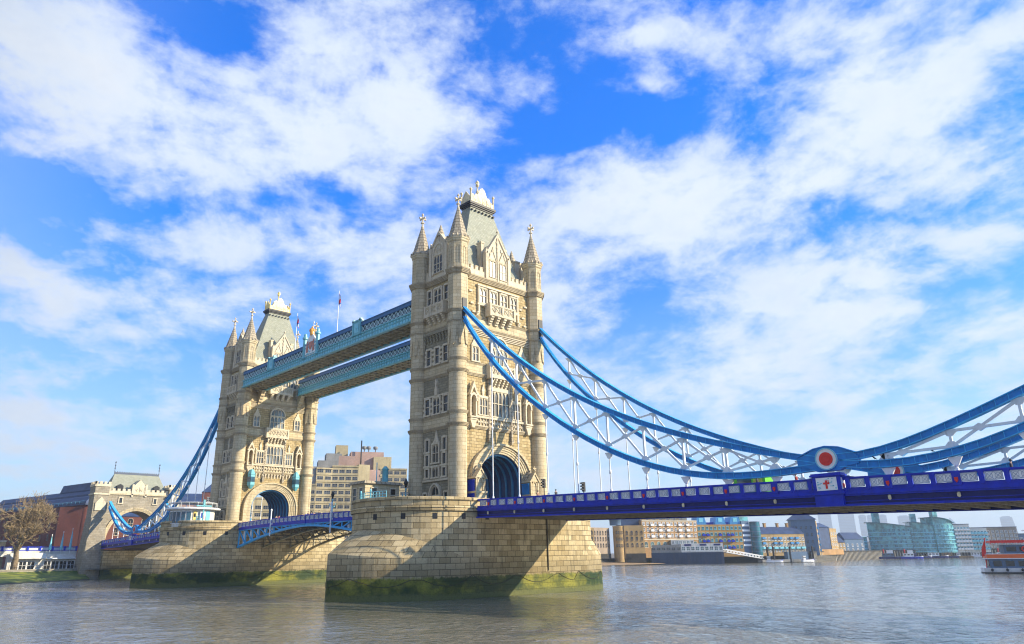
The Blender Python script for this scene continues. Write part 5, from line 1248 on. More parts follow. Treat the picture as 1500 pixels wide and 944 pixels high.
# teal glass blocks with sweeping roofs
def teal_block(label, p0, p1, z1, z2, fl, depth, fin=None):
    t = thing('glass_building', label, 'building', (p0[0], p0[1], 3), 'teal glass buildings by the river')
    U, L, rz = wall_axes(p0, p1); b = MB((p0[0], p0[1], 0), U); n = 10
    def top(a): return z1+(z2-z1)*(a/L)**1.5
    b.loft([[tuple(b.P(a, 3, 2.4*math.sin(math.pi*a/L))), tuple(b.P(a, 3, -depth)), tuple(b.P(a, top(a), -depth)), tuple(b.P(a, top(a), 2.4*math.sin(math.pi*a/L)))] for a in np.linspace(0, L, n)], wrapuv=False); b.build('wall', 'teal', t)
    b = MB((p0[0], p0[1], 0), U); rg = []
    for a in np.linspace(-1.5, L+.8, n): aa = min(max(a, 0), L); d = 3.4*math.sin(math.pi*aa/L)+1.0; z = top(aa); rg.append([tuple(b.P(a, z, d)), tuple(b.P(a, z, -depth)), tuple(b.P(a, z+.45, -depth)), tuple(b.P(a, z+.45, d))])
    b.loft(rg, wrapuv=False); b.build('roof', 'tealdk', t)
    w = win_proto(L/9*.62, 1.7, 'tealdk', 'skylt', False, .12)
    zs = [4.4+i*(z2-4.8)/fl for i in range(fl)]
    for z in zs:
        b = MB((p0[0], p0[1], 0), U); b.loft([[tuple(b.P(a, z-.65, 2.6*math.sin(math.pi*a/L)+.3)), tuple(b.P(a, z-.65, 0)), tuple(b.P(a, z-.25, 0)), tuple(b.P(a, z-.25, 2.6*math.sin(math.pi*a/L)+.3))] for a in np.linspace(0, L, n)], wrapuv=False); b.build('balcony', 'skylt', t)
        for i in range(9):
            if rng_.random() < .75:
                a = (i+.5)/9; N = np.cross(U, (0, 0, 1)); q = np.array((p0[0], p0[1], 0))+U*a*L+N*(2.42*math.sin(math.pi*a)); place(w, t, (q[0], q[1], z), rz)
    if fin: b = MB((p0[0], p0[1], 0), U); b.fbox(fin[0], fin[1], 3, fin[2], -6, -2.5); b.build('fin_tower', 'teal', t)
teal_block('lowest teal glass building, flat topped, left end of the glass row', (461, 121), (479, 117.5), 13.5, 14.5, 4, 10)
teal_block('teal glass building with sweeping curved roof and a thin glass fin, left of two alike', (479, 116), (489, 91), 24.0, 20.6, 6, 12, (4, 9, 32))
teal_block('teal glass building with curved roof, middle of the glass row', (489.4, 91), (498, 76.5), 23.6, 20, 6, 12, (2, 5.5, 29.5))
teal_block('tallest teal glass building, stepped top with a fin, right end of the row', (495, 77.5), (507.5, 69), 26.4, 22.5, 7, 12, (3, 6.5, 36))
def far_block(name, label, cat, p0, p1, z1, mat, rows, cols, wm='pane', fm='white', balc=None, grp=GR):
    t = thing(name, label, cat, (p0[0], p0[1], 3), grp); block(t, p0, p1, 3, z1, 12, mat); zs = [5+i*(z1-6)/rows for i in range(rows)]
    grid(t, p0, p1, win_proto(wall_axes(p0, p1)[1]/cols*.5, 1.6, wm, fm), lin(cols), zs)
    if balc: grid(t, p0, p1, balcony_proto(wall_axes(p0, p1)[1]/cols*.8, 1.0, balc), lin(cols), [z-.2 for z in zs])
    block(t, (p0[0]-.3, p0[1]-.2), (p1[0]+.3, p1[1]-.2), z1, z1+.5, 12, 'lead', 'roof'); return t
far_block('apartment_block', 'white and blue balconied apartment block right of the teal glass row', 'building', (507.5, 69), (514, 61), 21.5, 'render', 6, 5, 'paneblue', 'skylt', 'white')
far_block('apartment_block', 'lower balconied apartment block beside the plain brown one', 'building', (514, 61), (521, 52.5), 19.0, 'render', 5, 5, 'paneblue', 'skylt', 'skylt')
far_block('apartment_block', 'broad brownish block above the moored boats near the ferry', 'building', (524, 54), (536, 38), 19.2, 'greybrick', 5, 7)
far_block('apartment_block', 'small flat blue block just left of the ferry funnel', 'building', (536, 38), (541, 30), 14.5, 'steelblue', 3, 3)
far_block('apartment_block', 'low blue grey block behind the ferry roof', 'building', (545, 28), (556, 2), 11.5, 'steelblue', 2, 7)
far_block('apartment_block', 'distant brownish block rising above the low houses by the bare trees', 'building', (520, 170), (560, 150), 15, 'greybrick', 3, 8)

# river wall of timber piles, pier building on piles
t = thing('timber_river_wall', 'long timber piled river wall below the tan and teal buildings', 'river wall', (430, 116, 0))
path = [(352, 102.5), (398, 108.0), (470, 106), (514, 71), (533, 37)]
b = MB(); q = MB()
for a, c in zip(path[:-1], path[1:]):
    U, L, rz = wall_axes(a, c); b.frame((a[0], a[1], 0), U); b.fbox(0, L, -1, 4.6, -1, 0); b.fbox(0, L, 4.6, 5.2, -1.2, .7); q.frame((a[0], a[1], 0), U)
    k = 0.
    while k < L: q.fbox(k-.28, k+.28, -1, 4.5, 0, .55); k += 1.9
b.build('wall', 'timber', t); q.build('pile', 'quay', t, kind='stuff')
t = thing('pier_building', 'grey and white pier building raised on a dark blue piled wall', 'pier building', (278, 141, 0))
p0, p1 = (263.2, 151.8), (289.2, 122.6); U, L, rz = wall_axes(p0, p1)
b = MB((p0[0], p0[1], 0), U); b.fbox(0, L, -1, 5.6, -6, 0)
for i in range(26): b.fbox(i*L/26, i*L/26+.25, -1, 5.6, 0, .2)
b.build('piled_wall', 'navywall', t); pm = (p0[0]+U[0]*L*.42, p0[1]+U[1]*L*.42)
block(t, p0, pm, 5.6, 9.6, 5, 'concgrey'); block(t, pm, p1, 5.6, 10.2, 5, 'render', 'hall'); pu_ = (p0[0]+U[0]*L*.3+2, p0[1]+U[1]*L*.3+2); pv_ = (p0[0]+U[0]*L*.62+2, p0[1]+U[1]*L*.62+2); block(t, pu_, pv_, 9.6, 12.2, 4, 'render', 'upper_room')
grid(t, pm, p1, win_proto(1.7, 1.9, 'wingreen', 'white'), lin(9), (6.6,)); grid(t, p0, pm, win_proto(1.6, 1.2, 'pane', 'concgrey'), lin(6), (7.0,)); grid(t, pu_, pv_, win_proto(1.5, 1.2, 'wingreen', 'white'), lin(6), (10.3,))
for a in (.08, .45, .78): Um, Lm, _ = wall_axes(pm, p1); b = MB((pm[0], pm[1], 0), Um); b.fbox(a*Lm, a*Lm+3.6, 9.0, 9.9, 0, .12); b.build('sign_board', 'navy', t)
t = thing('gangway', 'white latticed gangway sloping from the pier building to its pontoon', 'gangway', (297, 117, 0)); b = MB()
a, c = np.array((290, 121.5, 5.4)), np.array((312, 111.5, 1.6))
for s in (0, 1.8):
    for dz in (0, 1.6): b.beam(a+(0, s, dz), c+(0, s, dz), .2, .2)
    for i in range(12): p_ = a+(c-a)*i/12; q_ = a+(c-a)*(i+1)/12; b.beam(p_+(0, s, 0), q_+(0, s, 1.6), .14, .14); b.beam(p_+(0, s, 1.6), q_+(0, s, 0), .14, .14)
b.build('truss', 'white', t); b = MB(); b.loft([[tuple(p_+(0, y_, z_)) for y_, z_ in ((0, -.1), (1.8, -.1), (1.8, .05), (0, .05))] for p_ in (a, c)]); b.build('deck', 'concgrey', t)
t = thing('pontoon', 'flat grey pontoon with blue shelter left of the timber river wall', 'pontoon', (332, 106, 0)); p0, p1 = (313, 113), (346, 97); block(t, p0, p1, -.3, 1.1, 4, 'concgrey', 'float'); block(t, (330, 106.2), (343, 100), 1.1, 5.0, 3, 'steelblue', 'shelter'); block(t, (329.6, 106.6), (343.6, 99.6), 5.0, 5.3, 4, 'lead', 'roof')
for i, (x, y, lab) in enumerate(((317.4, 111.6, 'dark mooring pile at the foot of the gangway, left of its twin'), (320.6, 109.8, 'dark mooring pile at the foot of the gangway, right of its twin'), (330.4, 104.8, 'dark mooring pile at the left end of the blue shelter'), (344.6, 98.2, 'dark mooring pile at the right end of the blue shelter'))):
    b = MB(); b.lathe(x, y, [(.55, -1), (.55, 7.6), (.5, 7.8), (.05, 8.5)], 10); single('mooring_pile', lab, 'mooring pile', b, 'timber', 'mooring piles')

# --- hazy towers far off
GS = 'hazy towers on the skyline'
def skyscraper(label, p0, p1, z1, top=None, depth=40, wedge=0):
    t = thing('skyscraper', label, 'skyscraper', (p0[0], p0[1], 3), GS); U, L, rz = wall_axes(p0, p1); b = MB((p0[0], p0[1], 0), U)
    b.loft([[tuple(b.P(a+(w_ if a > L/2 else w_*0), z, d)) for a, d in ((0, 0), (L, 0), (L, -depth), (0, -depth))] for z, w_ in ((3, wedge), (z1, 0))], wrapuv=False)
    b.build('shaft', 'tower', t); c = MB((p0[0], p0[1], 0), U)
    for i in range(1, int(z1/9)): c.fbox(0, L, i*9, i*9+2.5, 0, .6)
    c.build('floor_band', 'concgrey', t)
    c = MB((p0[0], p0[1], 0), U)
    if top: c.loft([[tuple(c.P(a, z1, d)) for a, d in ((0, 0), (L, 0), (L, -depth), (0, -depth))], [tuple(c.P(L/2+a, z1+top, -depth/2+d)) for a, d in ((-.1, .1), (.1, .1), (.1, -.1), (-.1, -.1))]], wrapuv=False)
    else: c.fbox(L*.15, L*.85, z1, z1+5, -depth*.8, -depth*.2)
    c.build('crown', 'tower', t)
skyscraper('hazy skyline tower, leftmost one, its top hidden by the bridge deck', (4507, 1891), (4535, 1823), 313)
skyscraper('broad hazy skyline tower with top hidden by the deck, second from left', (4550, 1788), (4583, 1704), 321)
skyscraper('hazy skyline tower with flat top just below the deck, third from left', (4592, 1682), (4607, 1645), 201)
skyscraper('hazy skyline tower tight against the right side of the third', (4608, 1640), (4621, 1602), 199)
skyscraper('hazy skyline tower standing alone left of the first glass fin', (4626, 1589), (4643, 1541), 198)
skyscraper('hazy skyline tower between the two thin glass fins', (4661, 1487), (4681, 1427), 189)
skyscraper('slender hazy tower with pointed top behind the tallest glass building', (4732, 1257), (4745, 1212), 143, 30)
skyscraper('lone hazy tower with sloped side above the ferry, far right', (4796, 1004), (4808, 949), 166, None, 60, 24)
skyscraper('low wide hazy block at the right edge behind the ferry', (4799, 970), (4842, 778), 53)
far_w = MB(); x = 0
t = thing('far_bank', 'faint low line of buildings on the far bank behind the ferry', 'buildings', (2000, 200, 3)); b = MB()
for k in range(60):
    a = k/60; px, py = 1500-200*a, 560-620*a; h = rng_.uniform(8, 22); b.box(px-14, px+14, py-8, py+8, 3, 3+h)
b.build('roofline', 'concgrey', t, kind='stuff')
# ------------------------------------------------------------------ things on the piers
def make_kiosk():
    t = thing('glazed_kiosk', 'round glazed kiosk with flat white roof and posters on the farther pier', 'kiosk', (-17.5, D-3, 12.5))
    cx, cy = -17.6, D-2.6
    def el(rx, ry, z, n=28): return [(cx+rx*math.cos(2*math.pi*k/n), cy+ry*math.sin(2*math.pi*k/n), z) for k in range(n)]
    b = MB(); b.loft([el(4.8, 4.6, 12.5), el(4.8, 4.6, 16.5)]); b.build('wall', 'render', t)
    b = MB(); b.loft([el(5.9, 5.7, 16.5), el(6.0, 5.8, 16.6), el(6.0, 5.8, 16.85), el(5.2, 5.0, 17.0)]); b.build('roof', 'white', t)
    def arc(th0, th1, z0, z1, off, name, mat, par=None, n=8):
        q = MB(); rg = []
        for k in range(n+1):
            th = R(th0+(th1-th0)*k/n); rg.append([(cx+(4.8+o_)*math.cos(th), cy+(4.6+o_)*math.sin(th), z) for o_, z in ((off, z0), (off+.06, z0), (off+.06, z1), (off, z1))])
        q.loft(rg, wrapuv=False); return q.build(name, mat, par or t)
    for th in range(150, 236, 14): 
        w = arc(th+1, th+13, 13.4, 16.2, .02, 'window', 'white'); arc(th+1.8, th+12.2, 13.6, 16.0, .09, 'pane', 'paneblue', w, 4)
    po = arc(252, 260, 14.2, 16.1, .03, 'poster', 'gold'); arc(254, 258, 14.8, 15.6, .10, 'poster_print', 'dark', po, 3)
    po = arc(268, 284, 14.0, 16.2, .03, 'poster', 'white'); arc(272, 276, 14.6, 15.8, .10, 'poster_print', 'royal', po, 3); arc(277, 280, 14.3, 15.3, .10, 'poster_print', 'red', po, 3)
    arc(286, 300, 13.2, 16.2, .03, 'poster', 'skylt'); 
    b = MB(); b.tube([(cx+.3, cy-5.4, 12.5), (cx+.3, cy-5.4, 17.9)], .17, 8); b.box(cx-1.4, cx+2, cy-5.6, cy-5.2, 17.1, 17.35); b.box(cx+.1, cx+.5, cy-5.6, cy-5.2, 17.3, 18.6); b.build('blue_post', 'sky', t)
    b = MB()
    for k in range(18): th = 2*math.pi*k/18; b.tube([(cx+5.2*math.cos(th), cy+5*math.sin(th), 17), (cx+5.2*math.cos(th), cy+5*math.sin(th), 18.1)], .04, 4)
    b.loft([el(5.22, 5.02, 18.05), el(5.18, 4.98, 18.1)]) ; b.build('roof_rail', 'white', t)
make_kiosk()
def make_railing(label, cy, th0, th1, r):
    t = thing('pier_railing', label, 'railing', (-PX, cy, 13.9), 'railings on the piers'); b = MB(); pts = []
    n = 26
    for k in range(n+1):
        th = R(th0+(th1-th0)*k/n); x, y = -PX+r*math.cos(th), cy+r*math.sin(th); pts.append((x, y)); b.tube([(x, y, 13.9), (x, y, 15.0)], .06, 4)
        if k % 6 == 3: b.lathe(x, y, [(.14, 13.9), (.14, 15.2), (.2, 15.3), (.04, 15.5)], 6)
    for z in (14.2, 14.6, 15.0): b.tube([(x, y, z) for x, y in pts], .05, 4)
    b.build('rail', 'skylt', t)
make_railing('pale blue railing round the end of the nearer pier, in front of the stone cabin', 0, 95, 200, 9.6)
make_railing('pale blue railing round the end of the farther pier, beside the kiosk', D, 100, 235, 9.6)
def make_cabin():
    t = thing('stone_cabin', 'small flat roofed stone control cabin on the nearer pier, left of the tower', 'cabin', (-16.7, 5.2, 12.5))
    b = MB(); b.box(-19.8, -13.3, 4.6, 8.6, 12.5, 16.75); b.build('wall', 'ashlar', t); b = MB(); b.box(-20.2, -12.9, 4.2, 9.0, 16.75, 17.0); b.box(-20.05, -13.05, 4.35, 8.85, 17.0, 17.2); b.build('roof', 'spire', t)
    for x in (-18.2, -14.6): window(t, (0, 4.6, 0), (1, 0, 0), x, 14.1, 16.1, 1.0, 1, True, 0, .12, .14)
    for y in (-5.6, -7.4): window(t, (-19.8, 0, 0), (0, -1, 0), y, 13.6, 16.1, .9, 1, True, 0, .12, .14)
    b = MB(); b.lathe(-14.9, 6.4, [(.5, 17.2), (.5, 19.3), (.62, 19.4), (.2, 19.9)], 8); b.build('vent', 'sky', t)
    b = MB(); b.tube([(-16.5, 6.5, 17.2), (-16.5, 6.5, 20.4)], .08, 5); b.build('mast', 'skylt', t)
make_cabin()
def lamp(label, x, y, z, h=4.2, s=1.):
    t = thing('street_lamp', label, 'street lamp', (x, y, z), 'lamp posts on the bridge')
    b = MB(); b.lathe(x, y, [(.26*s, z), (.26*s, z+.5), (.13*s, z+.7), (.09*s, z+h*.72), (.16*s, z+h*.74), (.06*s, z+h*.78)], 8)
    for sx_ in (-1, 1): b.tube([(x, y, z+h*.45), (x+.45*sx_*s, y, z+h*.5), (x+.62*sx_*s, y, z+h*.62)], .06*s, 5)
    b.build('post', 'skylt', t); b = MB(); b.lathe(x, y, [(.1*s, z+h*.78), (.3*s, z+h*.93), (.34*s, z+h*.94), (.12*s, z+h*1.04), (.03, z+h*1.1)], 6, 0, False); b.build('lantern', 'dark', t)
lamp('lamp post with pale blue base and dark lantern, right of the stone cabin', -11.7, 5.0, 12.6, 5.0, 1.3)
lamp('pale blue lamp post rising over the middle of the central span', -9.3, 32.0, 12.6, 5.0, 1.2)
for i, y in enumerate((D+24, D+45)): lamp(('white lamp post right of the roundel on the far left span', 'white lamp post left of the roundel on the far left span')[i], -8.4, y, zr(y-D)-1.2, 4.6, 1.1)
for i, (y, lab) in enumerate(((30.5, 'slender white pole outside the central span near the nearer pier'), (55.0, 'slender white pole outside the central span near the farther pier'))):
    b = MB(); b.tube([(-10.35, y, 10.2), (-10.35, y, 15.5)], .13, 6); b.lathe(-10.35, y, [(.2, 15.4), (.24, 15.6), (.05, 15.8)], 6); b.box(-10.4, -9.9, y-.08, y+.08, 12.6, 12.8); single('signal_pole', lab, 'pole', b, 'white', 'white poles on the central span')
def traffic_light(label, x, y, z):
    t = thing('traffic_light', label, 'traffic light', (x, y, z), 'traffic lights on the bridge'); b = MB(); b.tube([(x, y, z), (x, y, z+3.6)], .07, 6); b.build('pole', 'dark', t)
    b = MB(); b.box(x-.18, x+.18, y-.17, y+.17, z+2.5, z+3.7)
    for k in range(3): b.loft([[(x-.2-.32*q, y+.17*math.cos(a), z+2.72+.38*k+.17*math.sin(a)) for a in np.linspace(0, math.pi, 7)] for q in (0, 1)], closed=False, wrapuv=False)
    hd = b.build('signal_head', 'dark', t)
    for k in range(3): b = MB(); b.loft([[(x-.19-.02*q, y+.12*math.cos(2*math.pi*a/10), z+2.72+.38*k+.12*math.sin(2*math.pi*a/10)) for a in range(10)] for q in (0, 1)], wrapuv=False); b.build('lens', ('paneblue', 'iron', 'iron')[k], hd)
traffic_light('traffic light on the side span beside the nearer tower arch', -8.9, -23.4, 12.1)
traffic_light('traffic light on the side span, further out among the hangers', -8.9, -30.5, 11.1)

# ------------------------------------------------------------------ people and vehicles on the deck
def person(x, y, z, rz, col, label, h=1.72, hair='dark', walk=.2, group='people on the bridge'):
    t = thing('person', label, 'person', (x, y, z), group); s = h/1.72
    V = [(0, 0, .95), (0, 0, 1.2), (0, 0, 1.42), (0, .02, 1.54), (0, .03, 1.66), (-.1, 0, .88), (-.11, walk*.5, .48), (-.11, walk*.4, .07), (-.11, walk*.4+.14, .03), (.1, 0, .88), (.11, -walk*.4, .48), (.11, -walk, .07), (.11, -walk+.14, .03), (-.19, 0, 1.42), (-.25, -.06, 1.15), (-.24, .08, .92), (-.24, .12, .83), (.19, 0, 1.42), (.25, .04, 1.15), (.24, .18, .95), (.24, .22, .86)]
    Ed = [(0, 1), (1, 2), (2, 3), (3, 4), (0, 5), (5, 6), (6, 7), (7, 8), (0, 9), (9, 10), (10, 11), (11, 12), (2, 13), (13, 14), (14, 15), (15, 16), (2, 17), (17, 18), (18, 19), (19, 20)]
    Rr = [.15, .14, .16, .06, .10, .10, .075, .05, .045, .10, .075, .05, .045, .075, .05, .04, .04, .075, .05, .04, .04]
    me = bpy.data.meshes.new('body'); me.from_pydata([(a*s, b_*s, c*s) for a, b_, c in V], Ed, [])
    o = bpy.data.objects.new('body', me); COL.objects.link(o); o.parent = t
    sk = o.modifiers.new('skin', 'SKIN'); 
    for i, r_ in enumerate(Rr): me.skin_vertices[0].data[i].radius = (r_*s, r_*s*.8 if i < 3 else r_*s)
    me.skin_vertices[0].data[0].use_root = True
    o.modifiers.new('sub', 'SUBSURF').levels = 1; o.modifiers['sub'].render_levels = 1
    key = 'cloth_%d_%d_%d' % tuple(int(c*99) for c in col)
    if key not in MAT:
        m, g = new_mat('clothing'); lz = g('ShaderNodeSeparateXYZ', {0: g('ShaderNodeTexCoord').outputs['Object']}).outputs[2]
        c = g.mix(g.ramp(lz, .9, .93, False), (.02, .022, .035), c4(col)); c = g.mix(g.ramp(lz, 1.46*s, 1.49*s, False), c, (.45, .28, .2))
        out(g, g('ShaderNodeBsdfPrincipled', {'Base Color': c, 'Roughness': .8})); MAT[key] = m
    me.materials.append(MAT[key]); BASE[o.name] = (x, y, z)
    b = MB(); b.loft([[(x+r_*math.cos(2*math.pi*k/8)*s, y+(.02+r_*math.sin(2*math.pi*k/8))*s, z+zz*s) for k in range(8)] for r_, zz in ((.095, 1.66), (.118, 1.70), (.105, 1.77), (.05, 1.81))], smooth=True); b.build('hair', hair, t)
    t.rotation_euler = (0, 0, rz); return t
pz = lambda y: 13.55+.42*(1-((y-D/2)/(D/2-PH))**2)-1.25
PE = [(24.6, (.02, .03, .08), 'person in dark navy coat on the central span nearest the stone cabin'), (33.6, (.25, .2, .15), 'person in a light brown coat near the pale blue lamp on the central span'), (38.2, (.03, .03, .04), 'person in black, right one of the group at the middle of the central span'), (39.4, (.5, .3, .22), 'person in a pinkish top in the group at the middle of the span'), (40.8, (.02, .05, .2), 'person in a blue jacket in the group at the middle of the span'), (42.6, (.06, .02, .05), 'person in dark purple coat just left of the middle group'), (44.2, (.02, .02, .02), 'person in black at the left end of the middle group'), (54.6, (.4, .04, .03), 'person in a red coat before the farther tower arch'), (56.2, (.35, .25, .15), 'person in tan beside the red coated one'), (66.0, (.03, .04, .12), 'person in dark blue by the farther pier, leftmost on the central span')]
for i, (y, c, lab) in enumerate(PE): person(-8.9+.2*(i % 3), y, pz(y), rnd.uniform(-.4, .4)+(math.pi if i % 2 else 0), c, lab, 1.68+.1*(i % 3), 'dark')
for y, c, lab in ((-54.6, (.03, .03, .04), 'person in black left of the red capped one, below the chain near the roundel'), (-58.9, (.3, .03, .03), 'person in dark red standing left of the plinth with the red cross'), (-77.6, (.02, .02, .05), 'person in dark coat at the right edge of the deck'), (-22.0, (.35, .2, .12), 'person in tan near the traffic light by the nearer tower'), (-25.4, (.05, .05, .06), 'person in grey between the two traffic lights')): person(-8.7, y, zr(y)-1.1, 0 if y > -60 else math.pi, c, lab, 1.8)
def make_van():
    t = thing('ambulance', 'yellow green and white ambulance on the side span, roof showing over the parapet', 'ambulance', (-6.6, -52.5, 11.35)); x0, x1, z = -7.7, -5.6, 11.35; y0, y1 = -55.0, -50.0
    green = paint('bright_green_paint', (.16, .62, .03), .3, .05, .05); yellow = paint('yellow_paint', (.75, .72, .08), .3, .05, .05)
    pr = [(y1, .45), (y1, 1.3), (y1-.7, 1.75), (y1-1.35, 2.5), (y1-1.8, 2.72), (y0+.15, 2.75), (y0, 2.5), (y0, .45)]
    b = MB(); b.loft([[(x, y, z+h) for y, h in pr] for x in (x0, x0+.06, x1-.06, x1)], wrapuv=False); b.build('body', green, t)
    b = MB(); b.box(x0-.02, x1+.02, y0+.3, y1-3.6, z+1.55, z+2.6); b.build('side_panel', yellow, t); b = MB(); b.box(x0-.03, x1+.03, y1-3.4, y1-1.7, z+1.6, z+2.35); b.build('window', 'panelt', t)
    b = MB(); b.box(x0+.3, x1-.3, y1-2.4, y1-1.9, z+2.75, z+2.95); b.build('light_bar', 'cyan', t)
    for y in (y0+1.1, y1-1.0):
        for x in (x0+.12, x1-.12): b = MB(); b.loft([[(x+q, y+.36*math.cos(2*math.pi*k/16), z+.36+.36*math.sin(2*math.pi*k/16)) for k in range(16)] for q in (-.13, .13)], wrapuv=False); b.build('wheel', 'dark', t)
make_van()
# ------------------------------------------------------------------ bare trees
MAT['bark'] = plain('bark', (.20, .15, .095), .9, .35, 1.5); MAT['twig'] = plain('twigs', (.25, .185, .10), .9, .35, .4)
def bare_tree(label, x, y, z, H, spread, seed, depth=6, group=None, n0=5):
    r_ = random.Random(seed); t = thing('bare_tree', label, 'tree', (x, y, z), group); tr = MB(); tw = MB()
    def grow(p, d, L, rad, lev):
        n = 4; pts = [p]; rr = [rad]; q = np.array(p); dd = np.array(d)
        for i in range(n):
            dd = dd+np.array([r_.uniform(-.2, .2), r_.uniform(-.2, .2), r_.uniform(-.06, .16)]); dd /= np.linalg.norm(dd); q = q+dd*L/n; pts.append(tuple(q)); rr.append(max(.05, rad*(1-.38*(i+1)/n)))
        (tr if lev < 2 else tw).tube(pts, rr, 6 if lev < 2 else 3, lev < 2)
        if lev >= depth: return
        for k in range(n0 if lev == 0 else r_.choice((3, 4) if lev < depth-1 else (5, 6))):
            f = r_.uniform(.35, 1.) if lev else r_.uniform(.75, 1.); i = min(n, max(1, round(f*n))); a = r_.uniform(0, 6.283); tilt = r_.uniform(.45, 1.0)*spread
            h = np.cross(dd, (.3, .5, .8)); h /= np.linalg.norm(h); g_ = np.cross(dd, h); nd = dd*math.cos(tilt)+(h*math.cos(a)+g_*math.sin(a))*math.sin(tilt); nd = nd+np.array((0, 0, .10)); nd /= np.linalg.norm(nd)
            grow(pts[i], nd, L*r_.uniform(.62, .85), rr[i]*.62, lev+1)
    grow((x, y, z), (.05, 0, 1), H*.26, H*.034, 0)
    tr.build('trunk', 'bark', t); tw.build('crown', 'twig', t); return t
bare_tree('broad bare winter tree with brown twigs on the quay at the far left', -32.6, 179.6, 3.0, 29, 1.0, 11, 6)
bare_tree('bare tree half cut by the left edge, beyond the broad one', -45.5, 186.0, 3.0, 24, 1.0, 5, 5)
for i, (x, y, lab) in enumerate(((452, 140, 'hazy bare tree rising behind the low houses, left one'), (466, 136, 'hazy bare tree behind the low houses, middle one'), (478, 128, 'hazy bare tree behind the low houses, nearest the glass row'))): bare_tree(lab, x, y, 3, 22, 1.05, 20+i, 4, 'hazy bare trees')

# ------------------------------------------------------------------ boats
def hull(b, L, Bm, H, sheer=.5, draft=.3):
    S = [(-.5, .82, 0), (-.45, .95, 0), (-.2, 1, 0), (.15, 1, .05), (.35, .72, .3), (.46, .3, .7), (.5, .03, 1)]
    b.loft([[(a*L, -w*Bm/2, H+sheer*k), (a*L, -w*Bm/2*.85, -draft), (a*L, w*Bm/2*.85, -draft), (a*L, w*Bm/2, H+sheer*k)] for a, w, k in S], wrapuv=False)
def boat(label, x, y, rz, L, hullm, cabm, kind, group='moored boats on the far side'):
    t = thing('boat', label, 'boat', (0, 0, 0), group); Bm = L*.26; H = max(.8, L*.075)
    b = MB(); hull(b, L, Bm, H); b.build('hull', hullm, t)
    b = MB(); hull(b, L*1.01, Bm*1.03, H, .5, -H+.2); b.build('gunwale', 'white' if hullm != 'white' else 'royal', t)
    x0, x1 = (-.36*L, .1*L) if kind != 'barge' else (-.42*L, -.22*L)
    b = MB(); b.box(x0, x1, -Bm*.32, Bm*.32, H-.1, H+1.9); b.box(x0-.2, x1+.3, -Bm*.36, Bm*.36, H+1.9, H+2.05); c = b.build('cabin', cabm, t)
    for s in (-1, 1):
        for k in range(3): w = x0+(x1-x0)*(k+.5)/3; b = MB(); b.box(w-(x1-x0)*.11, w+(x1-x0)*.11, s*Bm*.32-.02, s*Bm*.32+.02, H+.8, H+1.6); b.build('window', 'pane', c)
    if kind == 'tug': b = MB(); b.box(x0+.2*L, x1-.02*L, -Bm*.24, Bm*.24, H+2.05, H+3.9); b.box(x0+.18*L, x1, -Bm*.27, Bm*.27, H+3.9, H+4.05); b.build('wheelhouse', 'white', t); b = MB(); b.lathe(x0+.08*L, 0, [(.4, H+2), (.4, H+4.6)], 8); b.build('funnel', 'red', t)
    b = MB(); b.tube([(.1*L, 0, H), (.1*L, 0, H+(9 if kind == 'sail' else 5))], .09, 5); b.tube([(.1*L-1.1, 0, H+3.6), (.1*L+1.1, 0, H+3.6)], .05, 4); b.build('mast', 'dark', t)
    t.location = (x, y, 0); t.rotation_euler = (0, 0, rz); return t
BO = [(446, 91.5, -1.1, 15, 'navy', 'steelblue', 'tug', 'dark blue tug, leftmost of the moored boats'), (450, 80.5, -1.2, 13, 'royal', 'white', 'tug', 'blue hulled tug with white wheelhouse beside the leftmost tug'), (476, 83, -1.0, 13, 'navy', 'navy', 'barge', 'low dark barge right of the white wheelhouse tug'), (484, 76, -1.1, 14, 'navy', 'white', 'sail', 'dark hull with tall mast below the middle glass building'), (490, 69.5, -1.2, 12, 'navy', 'brownbrick', 'sail', 'brown cabined boat with mast below the tallest glass building'), (494, 62, -1.1, 11, 'brownbrick', 'white', 'barge', 'brown hulled boat left of the white cabin cruiser'), (498, 55, -1.3, 11, 'white', 'white', 'sail', 'white cabin cruiser below the balconied blocks'), (500, 48.5, -1.1, 10, 'navy', 'steelblue', 'sail', 'dark boat with tall mast, right of the white cruiser'), (504, 41, -1.2, 12, 'white', 'white', 'tug', 'white boat just left of the ferry stern')]
for a in BO: boat(a[7], *a[:7])
boat('small white motor boat moored at the grey pontoon', 314, 106.5, -1.0, 9, 'white', 'white', 'barge'); boat('white workboat by the blue shelter of the pontoon', 336, 97.6, -.5, 8, 'white', 'white', 'barge')
